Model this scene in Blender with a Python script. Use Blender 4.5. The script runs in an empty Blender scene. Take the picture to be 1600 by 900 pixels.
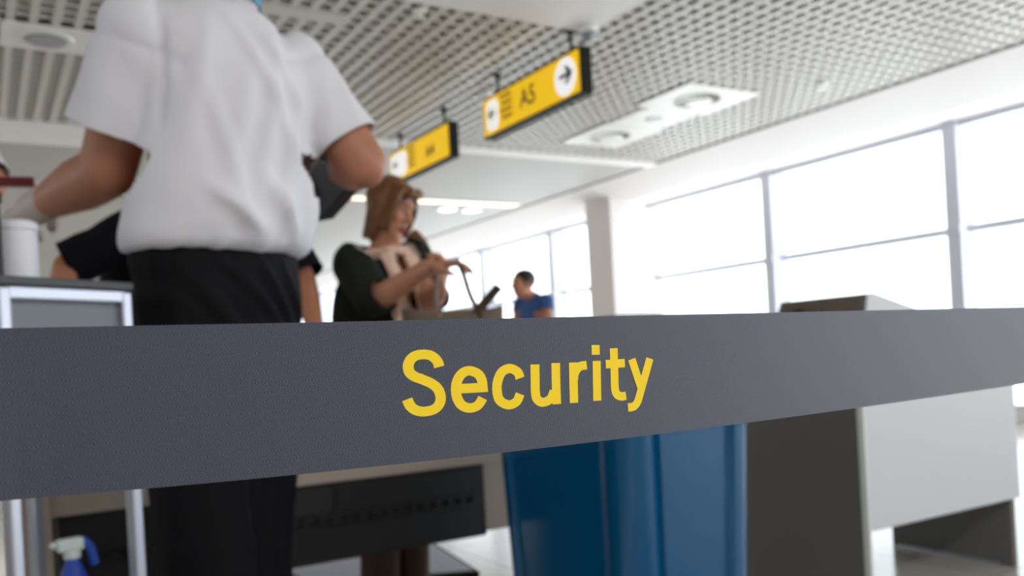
import bpy, bmesh, math, random
from mathutils import Vector, Matrix, noise
random.seed(7)
SC = bpy.context.scene
COL = SC.collection
V = Vector
UP = V((0, 0, 1))

# ------------------------------------------------------------------ camera
FPX = 1380.0
CAM_Z = .86
YAW, ROLL = math.radians(31.06), math.radians(3.15)
F = V((math.sin(YAW), math.cos(YAW), 0)); R = V((math.cos(YAW), -math.sin(YAW), 0))
EYE = V((0, 0, CAM_Z))
cd = bpy.data.cameras.new('camera'); cam = bpy.data.objects.new('camera', cd); COL.objects.link(cam)
SC.camera = cam
cx = R * math.cos(ROLL) - UP * math.sin(ROLL); cy = R * math.sin(ROLL) + UP * math.cos(ROLL)
M4 = Matrix((cx, cy, -F)).transposed().to_4x4(); M4.translation = EYE
cam.matrix_world = M4
cd.sensor_width = 36; cd.sensor_fit = 'HORIZONTAL'; cd.lens = FPX / 1600 * 36; cd.shift_y = (556 - 450) / 1600
cd.clip_start = .02; cd.clip_end = 300
cd.dof.use_dof = True; cd.dof.focus_distance = .345; cd.dof.aperture_fstop = 11.5; cd.dof.aperture_blades = 7

def ray(px, py):
    dx, dy = px - 800, py - 556
    a = dx * math.cos(ROLL) - dy * math.sin(ROLL); b = -dx * math.sin(ROLL) - dy * math.cos(ROLL)
    return F + R * (a / FPX) + UP * (b / FPX)
def at(px, py, d): return EYE + ray(px, py) * d

# ------------------------------------------------------------------ materials
MATS = {}
def mat(name, col, rough=.5, metal=0., bump=0., bscale=60., var=0., vscale=8., emit=None, estr=0., spec=.5, coat=0., trans=0., sheen=0.):
    m = bpy.data.materials.new(name); m.use_nodes = True
    nt = m.node_tree; n = nt.nodes; l = nt.links
    b = n['Principled BSDF']
    c = (*[srgb(x) for x in col], 1)
    b.inputs['Base Color'].default_value = c
    b.inputs['Roughness'].default_value = rough; b.inputs['Metallic'].default_value = metal
    b.inputs['Specular IOR Level'].default_value = spec; b.inputs['Coat Weight'].default_value = coat
    b.inputs['Sheen Weight'].default_value = sheen
    if trans: b.inputs['Transmission Weight'].default_value = trans
    tc = n.new('ShaderNodeTexCoord')
    if var:
        t = n.new('ShaderNodeTexNoise'); t.inputs['Scale'].default_value = vscale; t.inputs['Detail'].default_value = 4
        l.new(tc.outputs['Object'], t.inputs['Vector'])
        mx = n.new('ShaderNodeMixRGB'); mx.blend_type = 'MIX'
        mx.inputs[1].default_value = tuple(x * (1 - var) for x in c[:3]) + (1,)
        mx.inputs[2].default_value = tuple(min(1, x * (1 + var)) for x in c[:3]) + (1,)
        l.new(t.outputs['Fac'], mx.inputs[0]); l.new(mx.outputs[0], b.inputs['Base Color'])
    if bump:
        t = n.new('ShaderNodeTexNoise'); t.inputs['Scale'].default_value = bscale; t.inputs['Detail'].default_value = 3
        l.new(tc.outputs['Object'], t.inputs['Vector'])
        bp = n.new('ShaderNodeBump'); bp.inputs['Strength'].default_value = bump; bp.inputs['Distance'].default_value = .01
        l.new(t.outputs['Fac'], bp.inputs['Height']); l.new(bp.outputs['Normal'], b.inputs['Normal'])
    if emit:
        b.inputs['Emission Color'].default_value = (*[srgb(x) for x in emit], 1); b.inputs['Emission Strength'].default_value = estr
    MATS[name] = m
    return m
def srgb(x):
    x = x / 255
    return x / 12.92 if x <= .04045 else ((x + .055) / 1.055) ** 2.4

mat('painted_gap_shade', (140, 132, 126), .8)
mat('pillar_paint', (228, 220, 217), .7)
mat('wall_paint', (238, 232, 229), .7, bump=.05, bscale=200)
mat('ceiling_paint', (188, 185, 180), .6, var=.03, vscale=2)
mat('ceiling_strip_white', (216, 211, 203), .45)
mat('slab_white', (250, 246, 243), .6)
mat('plenum_grey', (180, 176, 166), .9)
mat('frame_white', (218, 221, 232), .4)
mat('sign_black', (30, 30, 30), .6, spec=.2)
mat('sign_yellow', (240, 190, 6), .4, emit=(246, 196, 0), estr=.4)
mat('sign_white', (250, 250, 250), .4, emit=(255, 255, 255), estr=.35)
mat('ink', (26, 26, 22), .5)
mat('faint_ink', (186, 142, 8), .5)
mat('lamp_warm', (255, 240, 215), .5, emit=(255, 232, 196), estr=1.1)
mat('lamp_cool', (255, 255, 255), .5, emit=(255, 255, 255), estr=1.6)
mat('vent_white', (242, 240, 233), .45)
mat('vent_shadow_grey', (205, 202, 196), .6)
mat('lamp_glass_grey', (150, 152, 158), .3)
mat('letter_yellow', (246, 212, 34), .75)
mat('shirt_white', (228, 228, 236), .8, bump=.08, bscale=300, sheen=.1)
mat('trouser_black', (16, 16, 20), .75, bump=.1, bscale=250, spec=.13)
mat('skin_tan', (176, 118, 92), .5, var=.12, vscale=30)
mat('skin_fair', (203, 146, 118), .5, var=.1, vscale=30)
mat('skin_mid', (198, 134, 104), .5, var=.1, vscale=30)
mat('lip', (160, 84, 78), .5)
mat('glove_white', (196, 186, 180), .55, bump=.1, bscale=90)
mat('hair_dark', (28, 22, 20), .5)
mat('hair_ginger', (120, 75, 36), .45, var=.75, vscale=26)
mat('cardigan_olive', (40, 45, 36), .9, bump=.3, bscale=160, spec=.2)
mat('scarf_peach', (232, 196, 174), .85, var=.2, vscale=25)
mat('top_cream', (222, 208, 198), .85, var=.1, vscale=30)
mat('trouser_brown', (74, 54, 38), .8)
mat('jeans', (40, 44, 60), .8)
mat('shirt_navy', (13, 14, 22), .85, spec=.2)
mat('shirt_blue', (58, 96, 154), .85, var=.1, vscale=20)
mat('tray_black', (34, 35, 40), .45, bump=.1, bscale=50)
mat('steel', (178, 180, 190), .34, metal=.9)
mat('panel_grey', (120, 126, 136), .55)
mat('top_dark', (70, 72, 78), .5)
mat('cup_white', (226, 226, 234), .4)
mat('red_leather', (110, 24, 28), .5)
mat('black_plastic', (14, 14, 16), .5)
mat('table_beige', (176, 164, 152), .45, var=.04, vscale=4)
mat('table_dark', (15, 16, 19), .55)
mat('table_dark_panel', (30, 31, 35), .6)
mat('bin_blue', (0, 84, 132), .13, bump=.02, bscale=6, spec=.45)
mat('bin_lid', (44, 50, 58), .45)
mat('desk_dark', (104, 103, 101), .55, var=.03, vscale=10)
mat('desk_white', (222, 226, 232), .45)
mat('desk_edge', (226, 236, 230), .4)
mat('console_glass', (112, 98, 86), .12, spec=.7)
mat('bag_brown', (118, 104, 92), .8, bump=.5, bscale=90)
mat('strap_brown', (84, 62, 54), .6)
mat('strap_light', (150, 132, 124), .6)
mat('board_grey', (150, 152, 168), .5)
mat('bag_tan', (92, 66, 40), .7, bump=.3, bscale=40)
mat('label_blue', (22, 62, 158), .5)
mat('bottle_white', (190, 204, 204), .4)
mat('lanyard_blue', (60, 150, 200), .5)
mat('shoe_black', (16, 16, 16), .4)
mat('eye_dark', (30, 22, 18), .3)

def floor_material():
    m = bpy.data.materials.new('floor_tile'); m.use_nodes = True; nt = m.node_tree; n = nt.nodes; l = nt.links
    b = n['Principled BSDF']
    tc = n.new('ShaderNodeTexCoord'); br = n.new('ShaderNodeTexBrick')
    br.offset = 0; br.inputs['Scale'].default_value = 1; br.inputs['Brick Width'].default_value = .6; br.inputs['Row Height'].default_value = .6
    br.inputs['Mortar Size'].default_value = .003
    br.inputs['Color1'].default_value = (*[srgb(x) for x in (200, 195, 188)], 1); br.inputs['Color2'].default_value = (*[srgb(x) for x in (195, 190, 183)], 1)
    br.inputs['Mortar'].default_value = (*[srgb(x) for x in (120, 116, 110)], 1)
    l.new(tc.outputs['Object'], br.inputs['Vector'])
    ns = n.new('ShaderNodeTexNoise'); ns.inputs['Scale'].default_value = 25
    l.new(tc.outputs['Object'], ns.inputs['Vector'])
    mx = n.new('ShaderNodeMixRGB'); mx.blend_type = 'MULTIPLY'; mx.inputs[0].default_value = .2
    l.new(br.outputs['Color'], mx.inputs[1]); l.new(ns.outputs['Fac'], mx.inputs[2]); l.new(mx.outputs[0], b.inputs['Base Color'])
    b.inputs['Roughness'].default_value = .16
    MATS['floor_tile'] = m
floor_material()

def glass_material():
    m = bpy.data.materials.new('window_glass'); m.use_nodes = True; nt = m.node_tree; n = nt.nodes; l = nt.links
    n.clear()
    o = n.new('ShaderNodeOutputMaterial'); mix = n.new('ShaderNodeMixShader'); tr = n.new('ShaderNodeBsdfTransparent'); gl = n.new('ShaderNodeBsdfGlossy')
    gl.inputs['Roughness'].default_value = .02; tr.inputs['Color'].default_value = (.95, .97, .98, 1)
    mix.inputs[0].default_value = .03
    l.new(tr.outputs[0], mix.inputs[1]); l.new(gl.outputs[0], mix.inputs[2]); l.new(mix.outputs[0], o.inputs[0])
    MATS['window_glass'] = m
glass_material()

def webbing_material():
    # woven herringbone: thin twill lines whose slant flips in zones along the tape
    m = bpy.data.materials.new('belt_webbing'); m.use_nodes = True; nt = m.node_tree; n = nt.nodes; l = nt.links
    b = n['Principled BSDF']; b.inputs['Roughness'].default_value = .5; b.inputs['Specular IOR Level'].default_value = .5; b.inputs['Sheen Weight'].default_value = .25
    uv = n.new('ShaderNodeUVMap'); sp = n.new('ShaderNodeSeparateXYZ'); l.new(uv.outputs[0], sp.inputs[0])   # UV in millimetres
    def mth(op, a, bb=None):
        k = n.new('ShaderNodeMath'); k.operation = op
        for i, x in enumerate((a, bb)):
            if x is None: continue
            if isinstance(x, (int, float)): k.inputs[i].default_value = x
            else: l.new(x, k.inputs[i])
        return k.outputs[0]
    u, v = sp.outputs[0], sp.outputs[1]
    zig = mth('PINGPONG', v, 3.2)
    ph = mth('ADD', mth('MULTIPLY', u, 1.0), mth('MULTIPLY', zig, 1.7))
    tw = mth('SINE', mth('MULTIPLY', ph, 6.2832 / 1.1))
    th = mth('SINE', mth('MULTIPLY', u, 6.2832 / .42)); th2 = mth('SINE', mth('MULTIPLY', v, 6.2832 / .5))
    ns = n.new('ShaderNodeTexNoise'); ns.inputs['Scale'].default_value = 1.4; ns.inputs['Detail'].default_value = 3; l.new(uv.outputs[0], ns.inputs['Vector'])
    hgt = mth('ADD', mth('MULTIPLY', tw, .75), mth('ADD', mth('MULTIPLY', th, .2), mth('MULTIPLY', th2, .1)))
    fac = mth('ADD', mth('MULTIPLY', hgt, .62), mth('ADD', mth('MULTIPLY', ns.outputs['Fac'], .5), .25))
    cr = n.new('ShaderNodeValToRGB'); l.new(fac, cr.inputs[0])
    cr.color_ramp.elements[0].position = .2; cr.color_ramp.elements[0].color = (*[srgb(x) for x in (17, 20, 29)], 1)
    cr.color_ramp.elements[1].position = .85; cr.color_ramp.elements[1].color = (*[srgb(x) for x in (86, 91, 111)], 1)
    l.new(cr.outputs[0], b.inputs['Base Color'])
    bp = n.new('ShaderNodeBump'); bp.inputs['Strength'].default_value = .2; bp.inputs['Distance'].default_value = .0002
    l.new(th, bp.inputs['Height']); l.new(bp.outputs[0], b.inputs['Normal'])
    MATS['belt_webbing'] = m
webbing_material()

# ------------------------------------------------------------------ object helpers
def tag(o, label=None, cat=None, group=None, kind=None):
    if label: o['label'] = label
    if cat: o['category'] = cat
    if group: o['group'] = group
    if kind: o['kind'] = kind
    return o
def obj(name, bm, m, parent=None, smooth=False, bevel=0., loc=None):
    me = bpy.data.meshes.new(name)
    if loc is not None:
        bmesh.ops.translate(bm, verts=bm.verts, vec=-V(loc))
    bmesh.ops.recalc_face_normals(bm, faces=bm.faces)
    bm.to_mesh(me); bm.free()
    for k in (m if isinstance(m, (list, tuple)) else [m]): me.materials.append(MATS[k])
    o = bpy.data.objects.new(name, me); COL.objects.link(o)
    if smooth:
        for p in me.polygons: p.use_smooth = True
    if bevel:
        b = o.modifiers.new('bevel', 'BEVEL'); b.width = bevel; b.segments = 2; b.limit_method = 'ANGLE'
    if loc is not None: o.location = loc
    if parent: o.parent = parent
    return o
def thing(name, label, cat, loc=(0, 0, 0), rz=0., group=None):
    o = bpy.data.objects.new(name, None); COL.objects.link(o); o.location = loc; o.rotation_euler = (0, 0, rz); o.empty_display_size = .1
    return tag(o, label, cat, group)
def wchild(o, root):      # parent a mesh built in world coordinates
    o.parent = root
    o.matrix_parent_inverse = root_matrix(root).inverted()
    return o
def root_matrix(r):
    return Matrix.Translation(r.location) @ r.rotation_euler.to_matrix().to_4x4()
def B(): return bmesh.new()
def box(bm, lo, hi, mi=0):
    x0, y0, z0 = lo; x1, y1, z1 = hi
    vs = [bm.verts.new(p) for p in ((x0, y0, z0), (x1, y0, z0), (x1, y1, z0), (x0, y1, z0), (x0, y0, z1), (x1, y0, z1), (x1, y1, z1), (x0, y1, z1))]
    for q in ((0, 3, 2, 1), (4, 5, 6, 7), (0, 1, 5, 4), (1, 2, 6, 5), (2, 3, 7, 6), (3, 0, 4, 7)):
        f = bm.faces.new([vs[i] for i in q]); f.material_index = mi
    return bm
def prism(bm, poly, z0, z1):
    a = [bm.verts.new((x, y, z0)) for x, y in poly]; b = [bm.verts.new((x, y, z1)) for x, y in poly]
    n = len(poly)
    bm.faces.new(a[::-1]); bm.faces.new(b)
    for i in range(n): bm.faces.new((a[i], a[(i + 1) % n], b[(i + 1) % n], b[i]))
    return bm
def extrude_poly(bm, pts, vec):
    a = [bm.verts.new(p) for p in pts]; b = [bm.verts.new(V(p) + V(vec)) for p in pts]; n = len(a)
    bm.faces.new(a[::-1]); bm.faces.new(b)
    for i in range(n): bm.faces.new((a[i], a[(i + 1) % n], b[(i + 1) % n], b[i]))
    return bm
def frame_of(d):
    d = V(d).normalized(); a = V((0, 0, 1)) if abs(d.z) < .9 else V((1, 0, 0))
    x = d.cross(a).normalized(); return x, d.cross(x).normalized(), d
def loft(bm, rings, n=28, cap=True):
    """rings: (centre, a_vec, b_vec)"""
    rr = []
    for c, a, b in rings:
        rr.append([bm.verts.new(V(c) + V(a) * math.cos(2 * math.pi * k / n) + V(b) * math.sin(2 * math.pi * k / n)) for k in range(n)])
    for p, q in zip(rr, rr[1:]):
        for k in range(n): bm.faces.new((p[k], p[(k + 1) % n], q[(k + 1) % n], q[k]))
    if cap: bm.faces.new(rr[0][::-1]); bm.faces.new(rr[-1])
    return rr
def tube(bm, p0, p1, r0, r1=None, n=16):
    r1 = r0 if r1 is None else r1
    x, y, d = frame_of(V(p1) - V(p0))
    loft(bm, [(p0, x * r0, y * r0), (p1, x * r1, y * r1)], n); return bm
def ball(bm, c, r, seg=16, rings=10, axes=None):
    m = Matrix.Identity(3)
    if axes: m = Matrix([V(a) for a in axes]).transposed()
    else: m = Matrix.Diagonal(V((r, r, r)))
    mm = m.to_4x4(); mm.translation = V(c)
    bmesh.ops.create_uvsphere(bm, u_segments=seg, v_segments=rings, radius=1, matrix=mm); return bm
def cap(bm, p0, r0, p1, r1):
    p0, p1 = V(p0), V(p1); tube(bm, p0, p1, r0, r1, 16); ball(bm, p0, r0); ball(bm, p1, r1); return bm
def chain(bm, pts, rs):
    for i in range(len(pts) - 1): cap(bm, pts[i], rs[i], pts[i + 1], rs[i + 1])
def path_tube(bm, pts, ra, rb=None, n=12, flat_dir=None):
    """bent tube or strap along points; ra across flat_dir x tangent, rb along flat_dir"""
    rb = rb or ra; rings = []
    for i, p in enumerate(pts):
        t = (V(pts[min(i + 1, len(pts) - 1)]) - V(pts[max(i - 1, 0)])).normalized()
        if flat_dir is not None:
            b = V(flat_dir); b = (b - t * b.dot(t)).normalized(); a = t.cross(b)
        else: a, b, _ = frame_of(t)
        rings.append((p, a * ra, b * rb))
    loft(bm, rings, n)
def smooth_path(pts, k=8):
    pts = [V(p) for p in pts]; out = []
    P = [pts[0]] + pts + [pts[-1]]
    for i in range(1, len(P) - 2):
        a, b, c, d = P[i - 1], P[i], P[i + 1], P[i + 2]
        for j in range(k):
            t = j / k
            out.append(.5 * ((2 * b) + (c - a) * t + (2 * a - 5 * b + 4 * c - d) * t * t + (3 * b - a - 3 * c + d) * t ** 3))
    out.append(pts[-1]); return out
def fuse(bm, voxel, smooth=6, factor=.5):
    """union of overlapping pieces into one continuous surface -> new bmesh"""
    me = bpy.data.meshes.new('tmp'); bmesh.ops.recalc_face_normals(bm, faces=bm.faces); bm.to_mesh(me); bm.free()
    o = bpy.data.objects.new('tmp', me); COL.objects.link(o)
    r = o.modifiers.new('r', 'REMESH'); r.mode = 'VOXEL'; r.voxel_size = voxel; r.adaptivity = 0
    if smooth:
        s = o.modifiers.new('s', 'SMOOTH'); s.factor = factor; s.iterations = smooth
    dg = bpy.context.evaluated_depsgraph_get(); dg.update()
    m2 = bpy.data.meshes.new_from_object(o.evaluated_get(dg))
    out = bmesh.new(); out.from_mesh(m2)
    bpy.data.objects.remove(o); bpy.data.meshes.remove(me); bpy.data.meshes.remove(m2)
    return out
def cut(bm, p, nrm, radius):
    """remove what lies beyond plane (p, nrm), within radius of p: a clean hem"""
    p, nrm = V(p), V(nrm).normalized()
    fs = [f for f in bm.faces if (f.calc_center_median() - p).length < radius]
    g = set(fs)
    for f in fs: g.update(f.verts); g.update(f.edges)
    bmesh.ops.bisect_plane(bm, geom=list(g), plane_co=p, plane_no=nrm, clear_outer=True, dist=1e-5)
def displace(bm, fn):
    bm.normal_update()
    mv = [(v, v.normal * fn(v.co)) for v in bm.verts]
    for v, d in mv: v.co += d
def solid(o, t=.003):
    s = o.modifiers.new('solidify', 'SOLIDIFY'); s.thickness = t; s.offset = -1
    return o

# ------------------------------------------------------------------ the room
HC, W1, WP, W2, ZS = 3.0, 6.83, 7.45, 8.01, 2.81          # ceiling height, fascia plane, window plane, soffit height
X0, Y0, Y1 = -6.5, -12.0, 30.0
def struct(name, bm, m, parent=None, **k):
    o = obj(name, bm, m, parent, **k)
    if not parent: o['kind'] = 'structure'
    return o
struct('floor', box(B(), (X0, Y0, -.2), (W2 + .1, Y1, 0)), 'floor_tile')
bm = B(); box(bm, (X0 - .2, Y0, 0), (X0, Y1, 1.9)); box(bm, (X0 - .2, Y0, 2.75), (X0, Y1, 3.6))
struct('wall_left', bm, 'wall_paint')
struct('wall_back', box(B(), (X0, Y0 - .2, 0), (W2, Y0, 3.6)), 'wall_paint')
struct('wall_far', box(B(), (X0, Y1, 0), (W2, Y1 + .2, 3.6)), 'wall_paint')
# window wall: fascia with soffit, low sill
bm = B(); extrude_poly(bm, [(W1, Y0, HC), (WP, Y0, ZS), (W2 + .1, Y0, ZS), (W2 + .1, Y0, 3.6), (W1, Y0, 3.6)], (0, Y1 - Y0, 0)); box(bm, (W2 - .06, Y0, 0), (W2 + .1, Y1, .12))
struct('wall_right', bm, 'wall_paint')
MY = [4.89 + 2.245 * k for k in range(-7, 12)]
edges = [Y0] + [y for y in MY if y > Y0] + [Y1]
PILLARS = [(8.78, 9.28)]
for k, (a, b) in enumerate(zip(edges, edges[1:])):
    fb = B(); w = .07
    box(fb, (W2 - .2, a, .12), (W2 + .03, a + w, ZS)); box(fb, (W2 - .2, b - w, .12), (W2 + .03, b, ZS))
    box(fb, (W2 - .08, a + w, 1.775), (W2 + .03, b - w, 1.84)); box(fb, (W2 - .06, a + w, .12), (W2 + .03, b - w, .17)); box(fb, (W2 - .16, a + w, ZS - .055), (W2 + .03, b - w, ZS))
    box(fb, (W2 - .22, b - w, 1.77), (W2 - .195, b, 1.848))
    o = struct('window_%d' % (k + 1), fb, 'frame_white')
    g = B(); box(g, (W2 - .006, a + w, .17), (W2 + .006, b - w, ZS - .055))
    obj('pane', g, 'window_glass', o)
struct('pillar', box(B(), (7.2, 9.256, 0), (W2 + .02, 9.80, ZS + .14)), 'pillar_paint', bevel=.006)
for k in range(12):            # unseen glazed band added in the opposite wall to brighten the fascia
    a, b = Y0 + 3.5 * k, Y0 + 3.5 * (k + 1)
    fb = B(); box(fb, (X0 - .15, a, 1.9), (X0, a + .06, 2.75)); box(fb, (X0 - .15, b - .06, 1.9), (X0, b, 2.75)); box(fb, (X0 - .1, a, 1.9), (X0 - .02, b, 1.95)); box(fb, (X0 - .1, a, 2.7), (X0 - .02, b, 2.75))
    o = struct('window_%d' % (k + 41), fb, 'frame_white')
    g = B(); box(g, (X0 - .066, a + .06, 1.95), (X0 - .054, b - .06, 2.7)); obj('pane', g, 'window_glass', o)

# ceiling: open-cell grid near, plain board beyond; a dark void above the cells
SX0, SX1, SY0, SY1 = 1.2, 3.56, 2.6, 4.73       # plain slab
YG = 7.82
bm = B(); PIT = .12
nx = int((W1 - X0) / PIT)
def spans(y0, y1, holes):
    s = [(y0, y1)]
    for h0, h1 in holes:
        t = []
        for a, b in s:
            if h1 <= a or h0 >= b: t.append((a, b)); continue
            if h0 > a: t.append((a, h0))
            if h1 < b: t.append((h1, b))
        s = t
    return s
D1, D2, D3, DP = (5.03, 5.86, 5.34, 6.02), (5.14, 5.84, 6.60, 7.36), (5.18, 5.80, 6.03, 6.59), (.2, .86, 5.93, 6.37)
HOLES = [(SX0, SX1, SY0, SY1), D1, D2, D3, DP]
wy, wx, hh = .046, .022, .075
for i in range(nx + 1):
    x = X0 + i * PIT + .03
    hs = [(h[2], h[3]) for h in HOLES if h[0] < x < h[1]]
    yend = 8.2 if x < 2.6 else YG
    for a, b in spans(Y0, yend, hs): box(bm, (x - wy / 2, a, HC), (x + wy / 2, b, HC + hh))
j = 0; y = Y0 + .06
while y < 8.2:
    hs = [(h[0], h[1]) for h in HOLES if h[2] < y < h[3]]
    for a, b in spans(X0, W1 if y < YG else 2.6, hs): box(bm, (a, y - wx / 2, HC + .001), (b, y + wx / 2, HC + hh - .002))
    y += PIT
grid = struct('ceiling', bm, 'ceiling_strip_white')
struct('ceiling_void', box(B(), (X0, Y0, 3.5), (W2, Y1, 3.6)), 'plenum_grey')
bm = B(); box(bm, (X0, 8.9, HC), (2.6, Y1, HC + .1)); box(bm, (2.6, YG + .15, HC), (W1 - .035, Y1, HC + .1))
struct('ceiling_board', bm, 'ceiling_paint')
bm = B(); box(bm, (X0, 8.2, HC - .02), (2.6, 8.9, HC + .1)); struct('trim_1', bm, 'slab_white')
bm = B(); box(bm, (2.6, YG, HC - .03), (W1 - .035, YG + .15, HC + .1)); struct('trim_2', bm, 'slab_white')
bm = B(); box(bm, (X0, 5.12, HC - .008), (2.06, 5.25, HC + .04)); struct('trim_3', bm, 'ceiling_strip_white')
struct('ceiling_slab', box(B(), (SX0, SY0, HC - .015), (SX1, SY1, HC + .1)), 'slab_white')
bm = B(); box(bm, (W1 - .035, Y0, HC - .012), (W1, Y1, HC + .08)); struct('gap_shade_strip', bm, 'painted_gap_shade')  # dark strip along the fascia edge, shade of the gap put into its colour

# air diffusers: square white plate, round core of curved blades
def diffuser(d, label):
    cxx, cyy = (d[0] + d[1]) / 2, (d[2] + d[3]) / 2; sx, sy = (d[1] - d[0]) / 2, (d[3] - d[2]) / 2
    t = thing('air_diffuser', label, 'air vent', (cxx, cyy, HC), 0, 'ceiling air diffusers')
    bm = B(); box(bm, (-sx, -sy, -.012), (sx, sy, 0)); obj('plate', bm, 'vent_white', t, bevel=.004)
    bm = B(); loft(bm, [((0, 0, -.013), (.2, 0, 0), (0, .2, 0)), ((0, 0, -.018), (.2, 0, 0), (0, .2, 0))], 40); obj('blade_shade_disc', bm, 'vent_shadow_grey', t)  # flat disc behind the blades, recess shade put into its grey
    bm = B()
    for k in range(22):
        a = 2 * math.pi * k / 22; c, s = math.cos(a), math.sin(a); c2, s2 = math.cos(a + .14), math.sin(a + .14)
        extrude_poly(bm, [(c * .125, s * .125, -.03), (c * .2, s * .2, -.03), (c2 * .2, s2 * .2, -.018), (c2 * .125, s2 * .125, -.018)], (0, 0, .004))
    obj('blades', bm, 'vent_white', t)
    bm = B(); loft(bm, [((0, 0, -.014), (.125, 0, 0), (0, .125, 0)), ((0, 0, -.034), (.118, 0, 0), (0, .118, 0)), ((0, 0, -.04), (.09, 0, 0), (0, .09, 0))], 32); obj('core', bm, 'vent_white', t, smooth=False)
    return t
diffuser(D1, 'larger square white ceiling air diffuser nearer the window wall fascia')
diffuser(D2, 'square white ceiling air diffuser beyond the small speaker panel')
t = thing('ceiling_panel', 'small white ceiling panel with a round grille between the two air diffusers', 'ceiling panel', ((D3[0] + D3[1]) / 2, (D3[2] + D3[3]) / 2, HC))
bm = B(); box(bm, (-.31, -.28, -.01), (.31, .28, 0)); obj('plate', bm, 'vent_white', t, bevel=.004)
bm = B(); loft(bm, [((0, 0, -.009), (.09, 0, 0), (0, .09, 0)), ((0, 0, -.016), (.085, 0, 0), (0, .085, 0))], 32); obj('grille', bm, 'lamp_glass_grey', t)
t = thing('recessed_ceiling_lamp', 'white ceiling panel with an unlit round lamp, above the left sleeve of the white shirt', 'ceiling lamp', ((DP[0] + DP[1]) / 2 - .08, (DP[2] + DP[3]) / 2, HC))
bm = B(); box(bm, (-.25, -.22, -.012), (.41, .22, 0)); obj('plate', bm, 'slab_white', t, bevel=.004)
bm = B(); loft(bm, [((0, 0, -.011), (.16, 0, 0), (0, .16, 0)), ((0, 0, -.022), (.15, 0, 0), (0, .15, 0))], 36); obj('trim_ring', bm, 'vent_white', t)
bm = B(); loft(bm, [((0, 0, -.02), (.13, 0, 0), (0, .13, 0)), ((0, 0, -.03), (.11, 0, 0), (0, .11, 0))], 36); obj('lamp_glass', bm, 'lamp_glass_grey', t)

# warm lamp strip in the plain ceiling and two small downlights behind it
t = thing('lamp_strip', 'long warm white lamp strip across the plain far ceiling', 'ceiling lamp', (4.8, 10.65, HC))
bm = B(); box(bm, (-1.9, -.13, -.015), (1.85, .13, 0)); obj('housing', bm, 'slab_white', t)
bm = B(); box(bm, (-1.86, -.10, -.02), (1.81, .10, -.014)); obj('diffuser', bm, 'lamp_warm', t)
for i, x in enumerate((5.775, 6.17)):
    t = thing('downlight', ('small round downlight beyond the warm lamp strip, the one farther from the windows' if i == 0 else 'small round downlight beyond the warm lamp strip, the one closer to the windows'), 'ceiling lamp', (x, 11.15, HC), 0, 'small far downlights')
    bm = B(); loft(bm, [((0, 0, -.0), (.16, 0, 0), (0, .16, 0)), ((0, 0, -.02), (.15, 0, 0), (0, .15, 0))], 24); obj('rim', bm, 'vent_white', t)
    bm = B(); loft(bm, [((0, 0, -.018), (.13, 0, 0), (0, .13, 0)), ((0, 0, -.024), (.12, 0, 0), (0, .12, 0))], 24); obj('lens', bm, 'lamp_cool', t)

def sprinkler(p, label):
    t = thing('ceiling_sprinkler', label, 'sprinkler', p, 0, 'ceiling sprinklers')
    bm = B(); loft(bm, [((0, 0, 0), (.045, 0, 0), (0, .045, 0)), ((0, 0, -.012), (.04, 0, 0), (0, .04, 0))], 20); obj('rosette', bm, 'vent_white', t)
    bm = B(); tube(bm, (0, 0, -.01), (0, 0, -.045), .012); tube(bm, (0, 0, -.045), (0, 0, -.05), .03); obj('head', bm, 'vent_white', t)
sprinkler((6.15, 4.93, HC), 'small white sprinkler in the grid ceiling beyond the larger diffuser')
sprinkler((2.40, 4.85, HC), 'small white sprinkler in the grid ceiling left of the plain slab edge')
t = thing('dome_camera', 'small dome camera at the corner of the plain ceiling slab, above the nearer sign', 'camera', (3.53, 4.66, HC - .015))
bm = B(); loft(bm, [((0, 0, 0), (.07, 0, 0), (0, .07, 0)), ((0, 0, -.035), (.066, 0, 0), (0, .066, 0))], 28); obj('base', bm, 'vent_white', t, smooth=False)
bm = B(); ball(bm, (0, 0, -.035), .052, 20, 12); obj('dome', bm, 'lamp_glass_grey', t, smooth=True)
t = thing('ceiling_detector', 'small white smoke detector on the ceiling between the two yellow signs', 'smoke detector', (3.62, 6.2, HC))
bm = B(); loft(bm, [((0, 0, 0), (.06, 0, 0), (0, .06, 0)), ((0, 0, -.03), (.055, 0, 0), (0, .055, 0)), ((0, 0, -.05), (.035, 0, 0), (0, .035, 0))], 24); obj('housing', bm, 'vent_white', t)

# ------------------------------------------------------------------ hanging signs
def text_mesh(body, size, m, parent, name, loc, sx=1.0, bold=0.0):
    c = bpy.data.curves.new(name, 'FONT'); c.body = body; c.size = size; c.extrude = .0006; c.align_x = 'CENTER'; c.align_y = 'CENTER'; c.offset = bold
    o = bpy.data.objects.new('tmp', c); COL.objects.link(o)
    dg = bpy.context.evaluated_depsgraph_get(); dg.update()
    me = bpy.data.meshes.new_from_object(o.evaluated_get(dg)); bpy.data.objects.remove(o)
    # text plane -> the face that looks to -X: text right runs to -Y
    me.transform(Matrix(((0, 0, -1, 0), (-sx, 0, 0, 0), (0, 1, 0, 0), (0, 0, 0, 1))))
    me.materials.clear(); me.materials.append(MATS[m])
    r = bpy.data.objects.new(name, me); COL.objects.link(r); r.parent = parent; r.location = loc
    return r
def arrow_bm(pointing, s, x):
    """flat arrow on the -X face; pointing +1 = towards -Y (right as read)"""
    bm = B(); q = -pointing
    pts = [(-.5, .09), (.12, .09), (-.12, .36), (.10, .40), (.5, 0), (.10, -.40), (-.12, -.36), (.12, -.09), (-.5, -.09)]
    extrude_poly(bm, [(x, q * a * s, b * s) for a, b in pts], (-.0015, 0, 0)); return bm
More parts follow.
